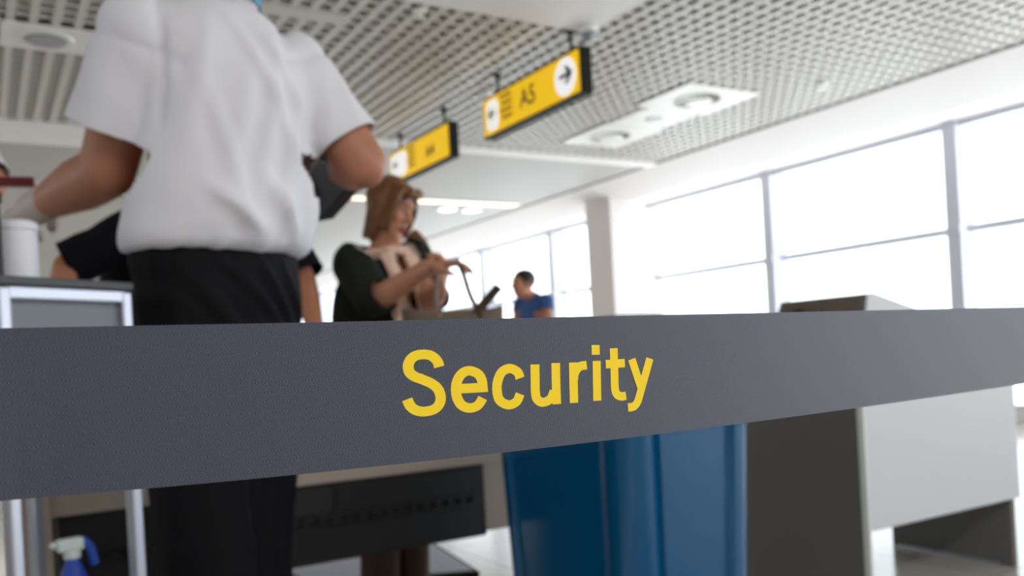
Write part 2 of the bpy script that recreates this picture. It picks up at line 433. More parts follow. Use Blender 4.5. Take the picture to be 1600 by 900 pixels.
def sign(x, yn, yf, z0, z1, label, txt, near_disc):
    L = (yf - yn) / 2; hz = (z1 - z0) / 2; th = .085
    t = thing('hanging_sign', label, 'sign', (x, (yn + yf) / 2, (z0 + z1) / 2), 0, 'yellow hanging gate signs')
    bm = B(); box(bm, (0, -L, -hz), (th, L, hz)); obj('casing', bm, 'sign_black', t, bevel=.004)
    bm = B(); box(bm, (-.004, -L + .022, -hz + .018), (.002, L - .012, hz - .018)); obj('face', bm, 'sign_yellow', t)
    # far white field with left arrow
    bm = B(); w = .085; h = hz * .74; yc = L - .15; pts = []
    for sy, sz, a0 in ((1, 1, 0), (-1, 1, 90), (-1, -1, 180), (1, -1, 270)):
        for k in range(5):
            a = math.radians(a0 + k * 22.5); pts.append((-.0045, yc + sy * (w - .05) + .05 * math.cos(a), sz * (h - .05) + .05 * math.sin(a)))
    if not near_disc: pts = [(p[0], yc - .06 + (p[1] - yc) * 2.1, p[2]) for p in pts]
    extrude_poly(bm, pts, (-.002, 0, 0)); af = obj('arrow_field', bm, 'sign_white', t)
    o = obj('left_arrow', arrow_bm(-1, .11, -.0068), 'ink', af); o.location = (0, yc + .01, .01)
    if near_disc:
        bm = B(); yd = -L + .18; extrude_poly(bm, [(-.0045, yd + .125 * math.cos(2 * math.pi * k / 36), .127 * math.sin(2 * math.pi * k / 36)) for k in range(36)], (-.002, 0, 0))
        ad = obj('arrow_disc', bm, 'sign_white', t)
        o = obj('right_arrow', arrow_bm(1, .155, -.0068), 'ink', ad); o.location = (0, yd - .01, .01)
        text_mesh(txt, .19, 'ink', t, 'gate_text', (-.006, .0, .0), .95, .002)
    else:
        text_mesh(txt, .15, 'ink', t, 'gate_text', (-.006, -.25, -.02), 1.0, .002)
    for r in range(4):
        zz = .085 - r * .052; ys = .22 - (0 if near_disc else .16)
        bm = B(); box(bm, (-.006, ys, zz), (-.0035, ys + .166 - .02 * (r % 2), zz + .026)); obj('lettering_row', bm, 'faint_ink', t)
    for yy in (-L + .16, L - .17):
        bm = B(); tube(bm, (th / 2, yy, hz), (th / 2, yy, HC - (z0 + z1) / 2), .011); tube(bm, (th / 2, yy, HC - (z0 + z1) / 2 - .02), (th / 2, yy, HC - (z0 + z1) / 2), .03); obj('hanger_rod', bm, 'sign_black', t)
sign(3.42, 4.61, 5.91, 2.535, 2.845, 'nearer yellow hanging sign reading A5 with a white arrow disc', 'A5', True)
sign(3.45, 6.54, 7.79, 2.55, 2.855, 'farther yellow hanging sign above the head of the person in the cardigan', 'A4', False)

# ------------------------------------------------------------------ the security belt in front
def belt_y(x):     # plan of the taut tape
    pts = [(-.9, .312), (-.3, .304), (0., .2968), (.0387, .2915), (.0765, .2877), (.120, .2855), (.1717, .2851), (.2352, .2872), (.3164, .2927), (.426, .3032), (.585, .322), (1.25, .405)]
    # smooth Hermite through the points
    n = len(pts)
    for i in range(n - 1):
        if x <= pts[i + 1][0] or i == n - 2: break
    def slope(k):
        a, b = pts[max(k - 1, 0)], pts[min(k + 1, n - 1)]; return (b[1] - a[1]) / (b[0] - a[0])
    (xa, ya), (xb, yb) = pts[i], pts[i + 1]; h = xb - xa; t = min(1, max(0, (x - xa) / h))
    return (2 * t**3 - 3 * t**2 + 1) * ya + (t**3 - 2 * t**2 + t) * h * slope(i) + (-2 * t**3 + 3 * t**2) * yb + (t**3 - t**2) * h * slope(i + 1)
def belt_top(x):
    pts = [(-.9, .8770), (.005, .8762), (.0387, .8756), (.0765, .8750), (.12, .87456), (.1717, .87415), (.235, .8738), (.316, .8736), (.426, .8735), (.585, .8736), (1.3, .876)]
    for (a, za), (b, zb) in zip(pts, pts[1:]):
        if x <= b: return za + (zb - za) * max(0, (x - a) / (b - a))
    return pts[-1][1]
XA, XB = -.88, 1.24
bar = thing('belt_barrier', 'dark grey retractable barrier belt lettered Security across the foreground', 'barrier belt', (XA, belt_y(XA), 0))
bm = B(); uvl = bm.loops.layers.uv.new('UVMap')
N = 260; NV = 8; rows = []; s = 0; prev = None; us = []
for i in range(N + 1):
    x = XA + (XB - XA) * i / N; y = belt_y(x)
    if prev is not None: s += math.hypot(x - prev[0], y - prev[1])
    prev = (x, y); us.append(s * 1000)
    zt = belt_top(x)
    rows.append([bm.verts.new((x, y, zt - .05 * k / NV)) for k in range(NV + 1)])
for i in range(N):
    for k in range(NV):
        f = bm.faces.new((rows[i][k], rows[i + 1][k], rows[i + 1][k + 1], rows[i][k + 1]))
        for lp, (uu, vv) in zip(f.loops, ((us[i], 50 * k / NV), (us[i + 1], 50 * k / NV), (us[i + 1], 50 * (k + 1) / NV), (us[i], 50 * (k + 1) / NV))): lp[uvl].uv = (uu, vv)
me = bpy.data.meshes.new('belt'); bm.to_mesh(me); bm.free(); me.materials.append(MATS['belt_webbing'])
belt = bpy.data.objects.new('belt', me); COL.objects.link(belt); wchild(belt, bar)
so = belt.modifiers.new('solidify', 'SOLIDIFY'); so.thickness = .0012; so.offset = 0
# lettering: pen strokes laid on the tape
def on_belt(zx, zy):
    """a point of the lettering -> (distance along the tape, height)"""
    r = ray(600 + zx / 3.636, 520 + zy / 3.636)
    lo, hi = .2, .6
    for _ in range(40):
        m = (lo + hi) / 2; p = r * m
        if p.y < belt_y(p.x): lo = m
        else: hi = m
    p = EYE + r * lo
    return p.x, p.z
STROKES = {
 'S': [[(309, 194), (297, 160), (262, 130), (215, 123), (168, 134), (141, 162), (133, 195), (143, 228), (172, 250), (215, 266), (265, 288), (302, 320), (317, 365), (309, 405), (278, 435), (225, 447), (178, 440), (145, 415), (127, 378)]],
 'e': [[(408, 318), (480, 315), (556, 311), (550, 268), (528, 233), (480, 216), (438, 232), (411, 275), (404, 325), (412, 372), (437, 411), (482, 427), (528, 412), (556, 370)]],
 'c': [[(768, 258), (752, 222), (708, 203), (664, 224), (641, 275), (637, 330), (653, 384), (702, 409), (747, 391), (768, 347)]],
 'u': [[(852, 180), (853, 260), (855, 340), (864, 376), (890, 394), (922, 388), (945, 368), (960, 330)], [(970, 172), (972, 290), (976, 405)]],
 'r': [[(1069, 169), (1071, 280), (1074, 398)], [(1072, 270), (1080, 225), (1106, 192), (1146, 184)]],
 'i': [[(1202, 160), (1204, 280), (1206, 386)], [(1196, 70), (1197, 125)]],
 't': [[(1299, 88), (1303, 220), (1306, 315), (1318, 350), (1342, 361), (1369, 357)], [(1254, 179), (1362, 172)]],
 'y': [[(1401, 150), (1430, 238), (1458, 322)], [(1504, 146), (1478, 240), (1450, 340), (1434, 392), (1412, 418), (1380, 424)]],
}
lb = B(); PENX, PENZ = .00205, .00172
cnt = 0
for ch, strokes in STROKES.items():
    for st in strokes:
        cnt += 1
        pts = [V((*on_belt(*p), 0)) for p in st]
        pts = smooth_path(pts, 7) if len(pts) > 2 else pts
        if ch == 'e' :   # keep the sharp corner at the bar's end
            a = [V((*on_belt(*p), 0)) for p in st]; pts = a[:3][:-1] + [a[2]] + smooth_path(a[2:], 7)[1:]
        k = PENZ / PENX
        P = [V((p.x * k, p.y, 0)) for p in pts]
        Lr = []
        for i, p in enumerate(P):
            t0 = (P[i] - P[i - 1]).normalized() if i > 0 else None
            t1 = (P[i + 1] - P[i]).normalized() if i < len(P) - 1 else None
            tt = ((t0 or t1) + (t1 or t0)).normalized()
            nn = V((-tt.y, tt.x, 0)); sc = 1.0
            if t0 and t1: sc = min(1.6, 1 / max(.4, nn.dot(V((-t0.y, t0.x, 0)))))
            Lr.append((p + nn * PENZ * sc, p - nn * PENZ * sc))
        off = .00068 + .000004 * cnt
        vs = [[lb.verts.new((q.x / k, belt_y(q.x / k) - off, q.y)) for q in pr] for pr in Lr]
        for a, b in zip(vs, vs[1:]): lb.faces.new((a[0], b[0], b[1], a[1]))
me = bpy.data.meshes.new('lettering'); lb.to_mesh(me); lb.free(); me.materials.append(MATS['letter_yellow'])
lo_ = bpy.data.objects.new('lettering', me); COL.objects.link(lo_); wchild(lo_, bar); lo_['label'] = 'yellow word Security'; lo_.parent = belt; lo_.matrix_parent_inverse = Matrix.Identity(4)
for x in (XA - .028, XB + .028):
    y = belt_y(max(XA, min(XB, x)))
    bm = B(); tube(bm, (x, y, .02), (x, y, .9), .03, n=28); wchild(obj('post', bm, 'black_plastic', smooth=False), bar)
    bm = B(); loft(bm, [((x, y, 0), (.17, 0, 0), (0, .17, 0)), ((x, y, .012), (.17, 0, 0), (0, .17, 0)), ((x, y, .035), (.05, 0, 0), (0, .05, 0))], 40); wchild(obj('foot_plate', bm, 'black_plastic'), bar)
    bm = B(); tube(bm, (x, y, .81), (x, y, .905), .036, n=28); wchild(obj('belt_head', bm, 'black_plastic'), bar)

# ------------------------------------------------------------------ inspection table
TY = 2.30; TX0, TX1 = .05, 1.73; TD = .44
tb = thing('inspection_table', 'long beige inspection table with black enclosure underneath, behind the person in the white shirt', 'table', ((TX0 + TX1) / 2, TY, 0))
def part(name, bm, m, root, **k): return wchild(obj(name, bm, m, **k), root)
bm = B(); box(bm, (TX0 - .02, TY - .02, .70), (TX1 + .02, TY + TD + .02, .735)); part('top', bm, 'table_beige', tb, bevel=.006)
bm = B(); box(bm, (TX0 + .02, TY, .545), (TX1, TY + .03, .70)); box(bm, (TX0 + .02, TY + TD - .03, .545), (TX1, TY + TD, .70)); box(bm, (TX0, TY + .03, .545), (TX0 + .03, TY + TD - .03, .70)); box(bm, (TX1 - .03, TY + .03, .545), (TX1, TY + TD - .03, .70))
part('apron', bm, 'table_beige', tb, bevel=.003)
for xx in (TX0 - .005, TX1 - .075):
    for yy in ((TY - .012, TY + TD - .07) if xx < .5 else (TY + .03, TY + TD - .07)):
        bm = B(); box(bm, (xx, yy, 0), (xx + .08, yy + .08, .70)); part('leg', bm, 'table_beige', tb, bevel=.004)
bm = B(); box(bm, (.14, TY + .012, .33), (1.272, TY + TD - .08, .545)); box(bm, (.14, TY + .10, 0), (.55, TY + TD - .08, .33)); enc = part('enclosure', bm, 'table_dark', tb, bevel=.004)
bm = B(); box(bm, (1.274, TY + .02, .34), (1.62, TY + .05, .545)); part('end_panel', bm, 'table_beige', tb, bevel=.003)
for a, b in ((.52, .79), (.81, 1.245)):
    bm = B(); box(bm, (a, TY + .006, .462), (b, TY + .016, .535)); part('enclosure_panel', bm, 'table_dark_panel' if a < .7 else 'table_dark', tb, bevel=.003)
bm = B(); box(bm, (.15, TY + .002, .43), (1.26, TY + .02, .437))
for k in range(28): tube(bm, (.17 + k * .0392, TY - .002, .443), (.17 + k * .0392, TY + .02, .443), .009, n=10)
part('roller_rail', bm, 'black_plastic', tb)

# grey board and small brown bag on the floor beyond the table
bd = thing('floor_board', 'pale grey flat board with dark edge on the floor beyond the inspection table', 'board', (1.42, 3.45, 0))
P = [(1.05, 3.35), (1.62, 3.05), (1.72, 3.62), (1.52, 3.86), (1.02, 3.86)]
bm = B(); prism(bm, [(x - .0, y) for x, y in P], .004, .03); part('panel', bm, 'board_grey', bd, bevel=.003)
bm = B()
for (xa, ya), (xb, yb) in zip(P, P[1:] + P[:1]): tube(bm, (xa, ya, .016), (xb, yb, .016), .016, n=8)
part('edge_trim', bm, 'table_dark', bd)

# ------------------------------------------------------------------ metal framed stand at the left
ang = math.radians(57.6)
ex = V((math.sin(ang), math.cos(ang), 0)); ey = V((-math.cos(ang), math.sin(ang), 0))      # along the face, and backwards
S0 = V((.2136, 1.6224, 0)); SW, SD = .2165, .26
st = thing('metal_framed_stand', 'steel framed stand with grey panel and dark top at the left edge', 'stand', S0)
st.rotation_euler = (0, 0, math.atan2(ex.y, ex.x))
def pl(name, bm, m, parent, **k): return obj(name, bm, m, parent, **k)
for (px_, py_) in ((0, 0), (-SW, 0), (0, SD), (-SW, SD)):
    bm = B(); box(bm, (px_ - .0105, py_ - .0105, 0), (px_ + .0105, py_ + .0105, 1.005)); pl('leg', bm, 'steel', st, bevel=.004)
bm = B(); box(bm, (-SW - .0, -.0095, .985), (0, .0105, 1.006)); box(bm, (-SW, SD - .01, .985), (0, SD + .01, 1.006)); box(bm, (-.01, 0, .985), (.01, SD, 1.006)); box(bm, (-SW - .01, 0, .985), (-SW + .01, SD, 1.006)); pl('frame_rail', bm, 'steel', st, bevel=.003)
bm = B(); box(bm, (-SW - .012, -.014, 1.006), (.012, SD + .014, 1.02)); pl('top', bm, 'top_dark', st, bevel=.003)
bm = B(); box(bm, (-SW + .0105, .002, .845), (-.0105, .012, .985)); pl('panel', bm, 'panel_grey', st)
bm = B(); box(bm, (-SW + .0105, -.006, .835), (-.0105, .008, .847)); pl('lower_rail', bm, 'steel', st)
cpos = S0 + ex * (-.128) + ey * .09
cup = thing('white_canister', 'white cylindrical canister standing on the dark topped stand under the gloved hand', 'canister', (cpos.x, cpos.y, 1.0205))
bm = B(); loft(bm, [((0, 0, 0), (.034, 0, 0), (0, .034, 0)), ((0, 0, .085), (.034, 0, 0), (0, .034, 0))], 36); obj('body', bm, 'cup_white', cup, bevel=.003)
bm = B(); loft(bm, [((0, 0, .0845), (.0355, 0, 0), (0, .0355, 0)), ((0, 0, .096), (.0355, 0, 0), (0, .0355, 0)), ((0, 0, .10), (.03, 0, 0), (0, .03, 0))], 36); obj('lid', bm, 'cup_white', cup)
ppos = S0 + ex * (-.200) + ey * .10
pk = thing('black_box', 'tall narrow black box on the dark topped stand at the left picture edge', 'box', (ppos.x, ppos.y, 1.0205), math.atan2(ex.y, ex.x))
bm = B(); box(bm, (-.012, -.05, 0), (.026, .05, .135)); obj('body', bm, 'black_plastic', pk, bevel=.004)
bm = B(); box(bm, (-.014, -.052, .118), (.028, .052, .137)); obj('lid', bm, 'black_plastic', pk, bevel=.003)

bm = B(); box(bm, (-SW, -.005, .31), (0, SD + .005, .325)); pl('shelf', bm, 'top_dark', st, bevel=.002)
sp_ = S0 + ex * (-.052) + ey * .095
bt = thing('spray_bottle', 'white spray bottle with blue label on the lower shelf of the steel framed stand', 'bottle', (sp_.x, sp_.y, .3255), .25)
bm = B(); loft(bm, [((0, 0, z), (a, 0, 0), (0, b, 0)) for z, a, b in ((0, .022, .018), (.012, .024, .02), (.19, .024, .02), (.212, .017, .015), (.226, .011, .011), (.236, .011, .011))], 28); obj('body', bm, 'bottle_white', bt, smooth=True)
bm = B(); loft(bm, [((0, 0, z), (a + .0007, 0, 0), (0, b + .0007, 0)) for z, a, b in ((.03, .024, .02), (.19, .024, .02), (.211, .0176, .0156), (.226, .0116, .0116), (.2365, .0116, .0116))], 28); obj('label', bm, 'label_blue', bt, smooth=True)
bm = B(); tube(bm, (0, 0, .232), (0, 0, .248), .014, n=18); box(bm, (-.024, -.010, .246), (.018, .010, .268)); box(bm, (-.034, -.006, .254), (-.024, .006, .265)); sh_ = obj('spray_head', bm, 'bottle_white', bt, bevel=.004)
bm = B(); path_tube(bm, smooth_path([(.016, 0, .262), (.03, 0, .245), (.036, 0, .215)]), .006, .008, 8); obj('trigger', bm, 'label_blue', sh_, smooth=True)

# ------------------------------------------------------------------ blue bin
def round_rect(x0, x1, y0, y1, r, n=6):
    pts = []
    for cx_, cy_, a0 in ((x1 - r, y1 - r, 0), (x0 + r, y1 - r, 90), (x0 + r, y0 + r, 180), (x1 - r, y0 + r, 270)):
        for k in range(n + 1):
            a = math.radians(a0 + 90 * k / n); pts.append((cx_ + r * math.cos(a), cy_ + r * math.sin(a)))
    return pts
BX0, BX1, BY0, BY1 = 1.085, 1.462, 1.385, 1.94
bcx, bcy = (BX0 + BX1) / 2, (BY0 + BY1) / 2
bn = thing('waste_bin', 'tall blue plastic waste bin with dark lid behind the belt', 'bin', (bcx, bcy, 0))
bm = B(); hx_, hy_ = (BX1 - BX0) / 2, (BY1 - BY0) / 2
def bin_ring(z, k):
    # rounded box with a raised rib at every corner and a groove beside it on each face
    hx, hy = hx_ * k, hy_ * k; out = []
    base = round_rect(-hx, hx, -hy, hy, .055, 8)
    n = len(base)
    def pushed(p, q):
        res = []
        L = math.hypot(q[0] - p[0], q[1] - p[1]); nx_, ny_ = (q[1] - p[1]) / L, -(q[0] - p[0]) / L
        for t, d in ((.012, 0), (.02, -.012), (.034, -.014), (.04, -.005)): res.append((p[0] + (q[0] - p[0]) * t / L + nx_ * d, p[1] + (q[1] - p[1]) * t / L + ny_ * d))
        for t, d in ((L - .04, -.005), (L - .034, -.014), (L - .02, -.012), (L - .012, 0)): res.append((p[0] + (q[0] - p[0]) * t / L + nx_ * d, p[1] + (q[1] - p[1]) * t / L + ny_ * d))
        return res
    for i in range(n):
        out.append(base[i])
        p, q = base[i], base[(i + 1) % n]
        if math.hypot(q[0] - p[0], q[1] - p[1]) > .15: out += pushed(p, q)
    return [(x, y, z) for x, y in out]
zs = [(.02, .86), (.06, .88), (.35, .925), (.62, .965), (.84, 1.0)]
rr = [[bm.verts.new(p) for p in bin_ring(z, k)] for z, k in zs]
for p, q in zip(rr, rr[1:]):
    for i in range(len(p)): bm.faces.new((p[i], p[(i + 1) % len(p)], q[(i + 1) % len(p)], q[i]))
bm.faces.new(rr[0][::-1]); bm.faces.new(rr[-1])
bo = obj('body', bm, 'bin_blue', bn, smooth=True)
bo.modifiers.new('e', 'EDGE_SPLIT').split_angle = math.radians(50)
bm = B(); prism(bm, round_rect(-hx_ - .012, hx_ + .012, -hy_ - .012, hy_ + .012, .06, 8), .815, .85); obj('rim', bm, 'bin_blue', bn, bevel=.006)
bm = B(); rings = []
for z, k in ((.85, 1.04), (.87, 1.04), (.905, .93), (.93, .7), (.938, .4)):
    rings.append([bm.verts.new((x * k, y * k, z)) for x, y in round_rect(-hx_, hx_, -hy_, hy_, .07, 8)])
for p, q in zip(rings, rings[1:]):
    for i in range(len(p)): bm.faces.new((p[i], p[(i + 1) % len(p)], q[(i + 1) % len(p)], q[i]))
bm.faces.new(rings[0][::-1]); bm.faces.new(rings[-1]); obj('lid', bm, 'bin_lid', bn, smooth=True)
for yy in (-.13, .13):
    bm = B(); tube(bm, (hx_ - .075, yy, .03), (hx_ - .045, yy, .03), .03, n=20); obj('wheel', bm, 'black_plastic', bn)
bm = B(); box(bm, (-hx_ * .8, -hy_ * .8, 0), (-hx_ * .8 + .04, hy_ * .8, .03)); obj('foot', bm, 'bin_blue', bn, bevel=.004)

# ------------------------------------------------------------------ white and dark desk on the right
DX0, DX1, DY0, DY1 = 2.341, 3.185, 1.814, 2.72
dk = thing('check_desk', 'white fronted desk with dark grey end panels beside the blue bin', 'desk', ((DX0 + DX1) / 2, DY0, 0))
bm = B(); box(bm, (DX0, DY0 + .004, 0), (DX0 + .03, DY1, .85)); part('end_panel', bm, 'desk_dark', dk, bevel=.002)
bm = B(); box(bm, (DX1 - .03, DY0 + .004, .0), (DX1, 2.31, .85)); part('end_panel', bm, 'desk_dark', dk, bevel=.002)
bm = B(); box(bm, (DX1 - .034, DY0 + .05, .0), (DX1 - .03, 2.29, .012)); part('foot_trim', bm, 'steel', dk)
bm = B(); box(bm, (DX0 - .002, DY0 - .018, .25), (DX1, DY0 + .004, .85)); part('front_panel', bm, 'desk_white', dk, bevel=.003)
bm = B(); box(bm, (DX0 - .003, DY0 - .02, 0), (DX0 + .009, DY0 + .003, .85)); part('edge_strip', bm, 'desk_edge', dk, bevel=.002)
bm = B(); box(bm, (DX0 - .012, DY0 - .03, .85), (DX1 + .012, DY1 + .01, .88)); part('top', bm, 'desk_white', dk, bevel=.004)
# console hood on the desk
cs = thing('console', 'grey console hood with two dark glazed windows on top of the white desk', 'console', (DX0 + .2, 1.94, .8805))
ya, yb = 1.768, 2.112
prof = [(DX0 - .006, .8805), (DX0 + .02, .993), (DX0 + .05, .995), (DX0 + .33, .925), (DX0 + .50, .8805)]
bm = B(); extrude_poly(bm, [(x, ya, z) for x, z in prof], (0, yb - ya, 0)); part('hood', bm, 'desk_white', cs, bevel=.003)
def on_front(y, t, off=.0): return (DX0 - .006 + .026 * t - off, y, .8805 + .1125 * t + off * .2)
bm = B(); extrude_poly(bm, [on_front(ya + .001, .01, .001), on_front(yb + .02, .01, .001), on_front(yb - .004, .985, .001), on_front(ya + .004, .985, .001)], (-.008, 0, 0)); part('fascia', bm, 'desk_dark', cs)
for a, b in ((ya + .022, ya + .158), (ya + .176, yb - .018)):
    bm = B(); extrude_poly(bm, [on_front(a, .06, .009), on_front(b, .06, .009), on_front(b, .9, .009), on_front(a, .9, .009)], (-.003, 0, 0)); wn = part('window', bm, 'console_glass', cs)
    m_ = (a + b) / 2 
    bm = B()
    if a < ya + .1: extrude_poly(bm, [on_front(m_ - .045, .1, .012), on_front(m_ + .045, .1, .012), on_front(m_ + .045, .5, .012), on_front(m_ - .045, .5, .012)], (-.006, 0, 0))
    else: extrude_poly(bm, [on_front(m_ + .05 * math.cos(k * math.pi / 12), .1 + .62 * math.sin(k * math.pi / 12), .012) for k in range(13)], (-.006, 0, 0))
    si = obj('reflection_shape', bm, 'black_plastic', wn)  # dark reflection in the glass, built as a black shape

# ------------------------------------------------------------------ people
def head_prims(bm, c, f, s=1.0, up=None):
    up = V(up or UP).normalized(); f = V(f); f = (f - up * f.dot(up)).normalized(); r = f.cross(up)
    def P(x, y, z): return c + (r * x + f * y + up * z) * s
    def E(p, a, b, d): ball(bm, P(*p), 1, 24, 16, axes=(r * a * s, f * b * s, up * d * s))
    E((0, -.012, .035), .074, .096, .088); E((0, .018, -.035), .060, .072, .082); E((0, .055, -.088), .028, .028, .026)
    E((0, .085, .045), .045, .018, .012)                                                     # brow
    cap(bm, P(0, .092, .02), .008 * s, P(0, .112, -.018), .012 * s); E((-.012, .098, -.022), .009, .009, .007); E((.012, .098, -.022), .009, .009, .007)
    E((0, .088, -.050), .024, .013, .0065); E((0, .086, -.061), .021, .013, .0075)             # lips
    for q in (-1, 1):
        E((q * .036, .07, -.01), .022, .02, .026); E((q * .074, -.012, -.002), .009, .02, .032); E((q * .031, .080, .017), .014, .012, .010)
    return P
def hand_prims(bm, w, d, n, t, curl=(25, 35, 25), s=1.0, thumb=.5, spread=1.0, rm=1.0):
    d, n = V(d).normalized(), V(n); n = (n - d * n.dot(d)).normalized(); t0 = d.cross(n).normalized(); t = t0 if t0.dot(V(t)) > 0 else -t0
    w = V(w)
    for off, ln in ((.028, .072), (.0095, .080), (-.0095, .074), (-.027, .058)):
        off *= s; k = w + d * (.088 - abs(off) * .25) * s + t * off
        cap(bm, w + t * off * .55 + d * .012 * s, .0145 * s * rm, k, .0115 * s * rm)
        a = 0; p = k; rr_ = .0095 * s * rm; dd = (d + t * off * 4 * spread).normalized()
        for j, fr in enumerate((.45, .32, .26)):
            a += math.radians(curl[j]); v = dd * math.cos(a) + n * math.sin(a); q = p + v * ln * fr * s * 1.05
            cap(bm, p, rr_, q, rr_ * .9); p = q; rr_ *= .9
    b = w + d * .026 * s + t * .022 * s; v = (d * .65 + t * .62 * (1 - thumb * .5) + n * (.25 + .5 * thumb)).normalized()
    m = b + v * .042 * s; cap(bm, w + d * .012 * s + t * .012 * s, .016 * s * rm, b, .015 * s * rm); cap(bm, b, .014 * s * rm, m, .0115 * s * rm); v2 = (v + d * .5 + n * .25 * thumb).normalized(); m2 = m + v2 * .032 * s; cap(bm, m, .011 * s * rm, m2, .0095 * s * rm); cap(bm, m2, .0095 * s * rm, m2 + v2 * .02 * s, .008 * s * rm)
def torso_rings(bm, rows, f, n=36):
    """rows: (centre, half width, half depth)"""
    f = V(f).normalized(); r = f.cross(UP)
    loft(bm, [(c, r * a, f * b) for c, a, b in rows], n)
def body_mesh(root, build, skin, lips=None, voxel=.006, name='body'):
    bm = B(); build(bm); bm = fuse(bm, voxel, 5)
    o = part(name, bm, [skin, 'lip', 'eye_dark'], root, smooth=True)
    if lips:
        for p in o.data.polygons:
            c = p.center
            if (c - lips[0]).length < lips[1]: p.material_index = 1
            for e in lips[2]:
                if (c - e).length < lips[3]: p.material_index = 2
    return o
def folds(c, k=9., a=.006, d=V((.35, .2, 1.))):
    q = V((c.x * d.z, c.y * d.z, c.z * d.x)) * k
    return a * (noise.noise(q) + .5 * noise.noise(q * 2.1))
def shoe(root, ank, f, m='shoe_black'):
    f = V((f[0], f[1], 0)).normalized(); a = V((ank[0], ank[1], 0)); bm = B()
    cap(bm, a - f * .05 + UP * .045, .042, a + f * .06 + UP * .04, .042); cap(bm, a + f * .06 + UP * .036, .042, a + f * .16 + UP * .03, .032); cap(bm, a + UP * .09, .045, a + UP * .04, .045)
    bm = fuse(bm, .008, 3)
    for v in bm.verts: v.co.z = max(.003, v.co.z)
    part('shoe', bm, m, root, smooth=True)

# --- the guard with the white shirt, seen from behind
gf = V((math.sin(math.radians(-17)), math.cos(math.radians(-17)), 0)); gr = gf.cross(UP)
gL_sh, gR_sh = at(222, 52, 1.60), at(458, 105, 1.79)
gL_el, gR_el = at(168, 268, 1.66), at(566, 256, 1.80)
gL_wr, gR_wr = at(62, 322, 1.82), at(530, 268, 2.04)
gL_hip, gR_hip = at(292, 480, 1.68), at(392, 480, 1.78)
gL_kn, gR_kn = at(326, 860, 1.67), at(386, 860, 1.80)
gL_an = V((gL_kn.x + .0, gL_kn.y + .03, .09)); gR_an = V((gR_kn.x + .01, gR_kn.y + .03, .09))
gneck = (gL_sh + gR_sh) / 2 + UP * .055 + gf * .0; ghead = gneck + UP * .17 + gf * .035
gwaist = at(337, 408, 1.72); gchest = at(352, 210, 1.70)
guard = thing('person', 'person in white short-sleeved shirt and black trousers, seen from behind holding a black tray', 'person', ((gL_an.x + gR_an.x) / 2, (gL_an.y + gR_an.y) / 2, 0))
def gb(bm):
    torso_rings(bm, [(gwaist - UP * .19, .08, .06), (gwaist - UP * .13, .12, .08), (gwaist, .13, .09), (gchest - UP * .05, .15, .105), (gchest + UP * .14, .145, .095), ((gL_sh + gR_sh) / 2, .15, .07), (gneck, .055, .055)], gf)
    cap(bm, gneck - UP * .03, .058, ghead - UP * .05, .055); head_prims(bm, ghead, gf)
    for sh, el, wr in ((gL_sh, gL_el, gL_wr), (gR_sh, gR_el, gR_wr)):
        cap(bm, sh, .058, sh.lerp(el, .5), .056); cap(bm, sh.lerp(el, .5), .056, el, .051)
        cap(bm, el, .051, el.lerp(wr, .35), .052); cap(bm, el.lerp(wr, .35), .052, wr, .032)
    hand_prims(bm, gR_wr, (at(478, 318, 2.10) - gR_wr), -F, UP, (35, 40, 30))
    hand_prims(bm, gL_wr, gL_wr - gL_el + UP * .01, V((.3, .2, -1)), V((.8, .5, 0)), (30, 40, 30), 1.0, rm=.8)
    for h, k, a in ((gL_hip, gL_kn, gL_an), (gR_hip, gR_kn, gR_an)): chain(bm, [h, k, a], [.065, .048, .036])
body_mesh(guard, gb, 'skin_tan')
# glove on the left hand
bm = B(); gd = (gL_wr - gL_el).normalized(); hand_prims(bm, gL_wr, gL_wr - gL_el + UP * .01, V((.3, .2, -1)), V((.8, .5, 0)), (30, 40, 30), 1.0, rm=1.3)
cap(bm, gL_wr + gd * .02, .036, gL_wr - gd * .045, .038)
bm = fuse(bm, .0045, 4); displace(bm, lambda c: .0012 * noise.noise(c * 60)); part('glove', bm, 'glove_white', guard, smooth=True)
# shirt
def px_row(y, xl, xr, d, b):
    c = at((xl + xr) / 2, y, d); hw = (xr - xl) / 2 * d / FPX
    a = math.sqrt(max(1e-4, (hw * hw - (b * .5) ** 2) / .75)); return (c, a, b)
srows = [px_row(402, 204, 470, 1.72, .122), px_row(390, 199, 486, 1.72, .138), px_row(365, 199, 494, 1.72, .148), px_row(330, 205, 496, 1.715, .15), px_row(280, 212, 492, 1.71, .142), px_row(200, 226, 482, 1.70, .138), px_row(130, 222, 482, 1.70, .13), px_row(80, 215, 474, 1.69, .11), px_row(40, 235, 440, 1.69, .09), px_row(12, 262, 392, 1.69, .075), px_row(-12, 268, 366, 1.69, .068)]
bm = B(); torso_rings(bm, srows, gf, 48)
hemL = gL_sh.lerp(gL_el, .70); hemR = gR_sh.lerp(gR_el, .78); uL = (gL_el - gL_sh).normalized(); uR = (gR_el - gR_sh).normalized()
cap(bm, gL_sh + UP * .0, .078, hemL - uL * .02, .087); cap(bm, hemL - uL * .02, .087, hemL + uL * .015, .09)
cap(bm, gR_sh, .07, hemR, .069); cap(bm, hemR, .069, hemR + uR * .015, .07)
bm = fuse(bm, .0085, 9)
def flat(px, py): r = ray(px, py); return r.dot(R), r.dot(UP)
SEAMS = [(*flat(243, -20), *flat(247, 215)), (*flat(436, 30), *flat(477, 245))]
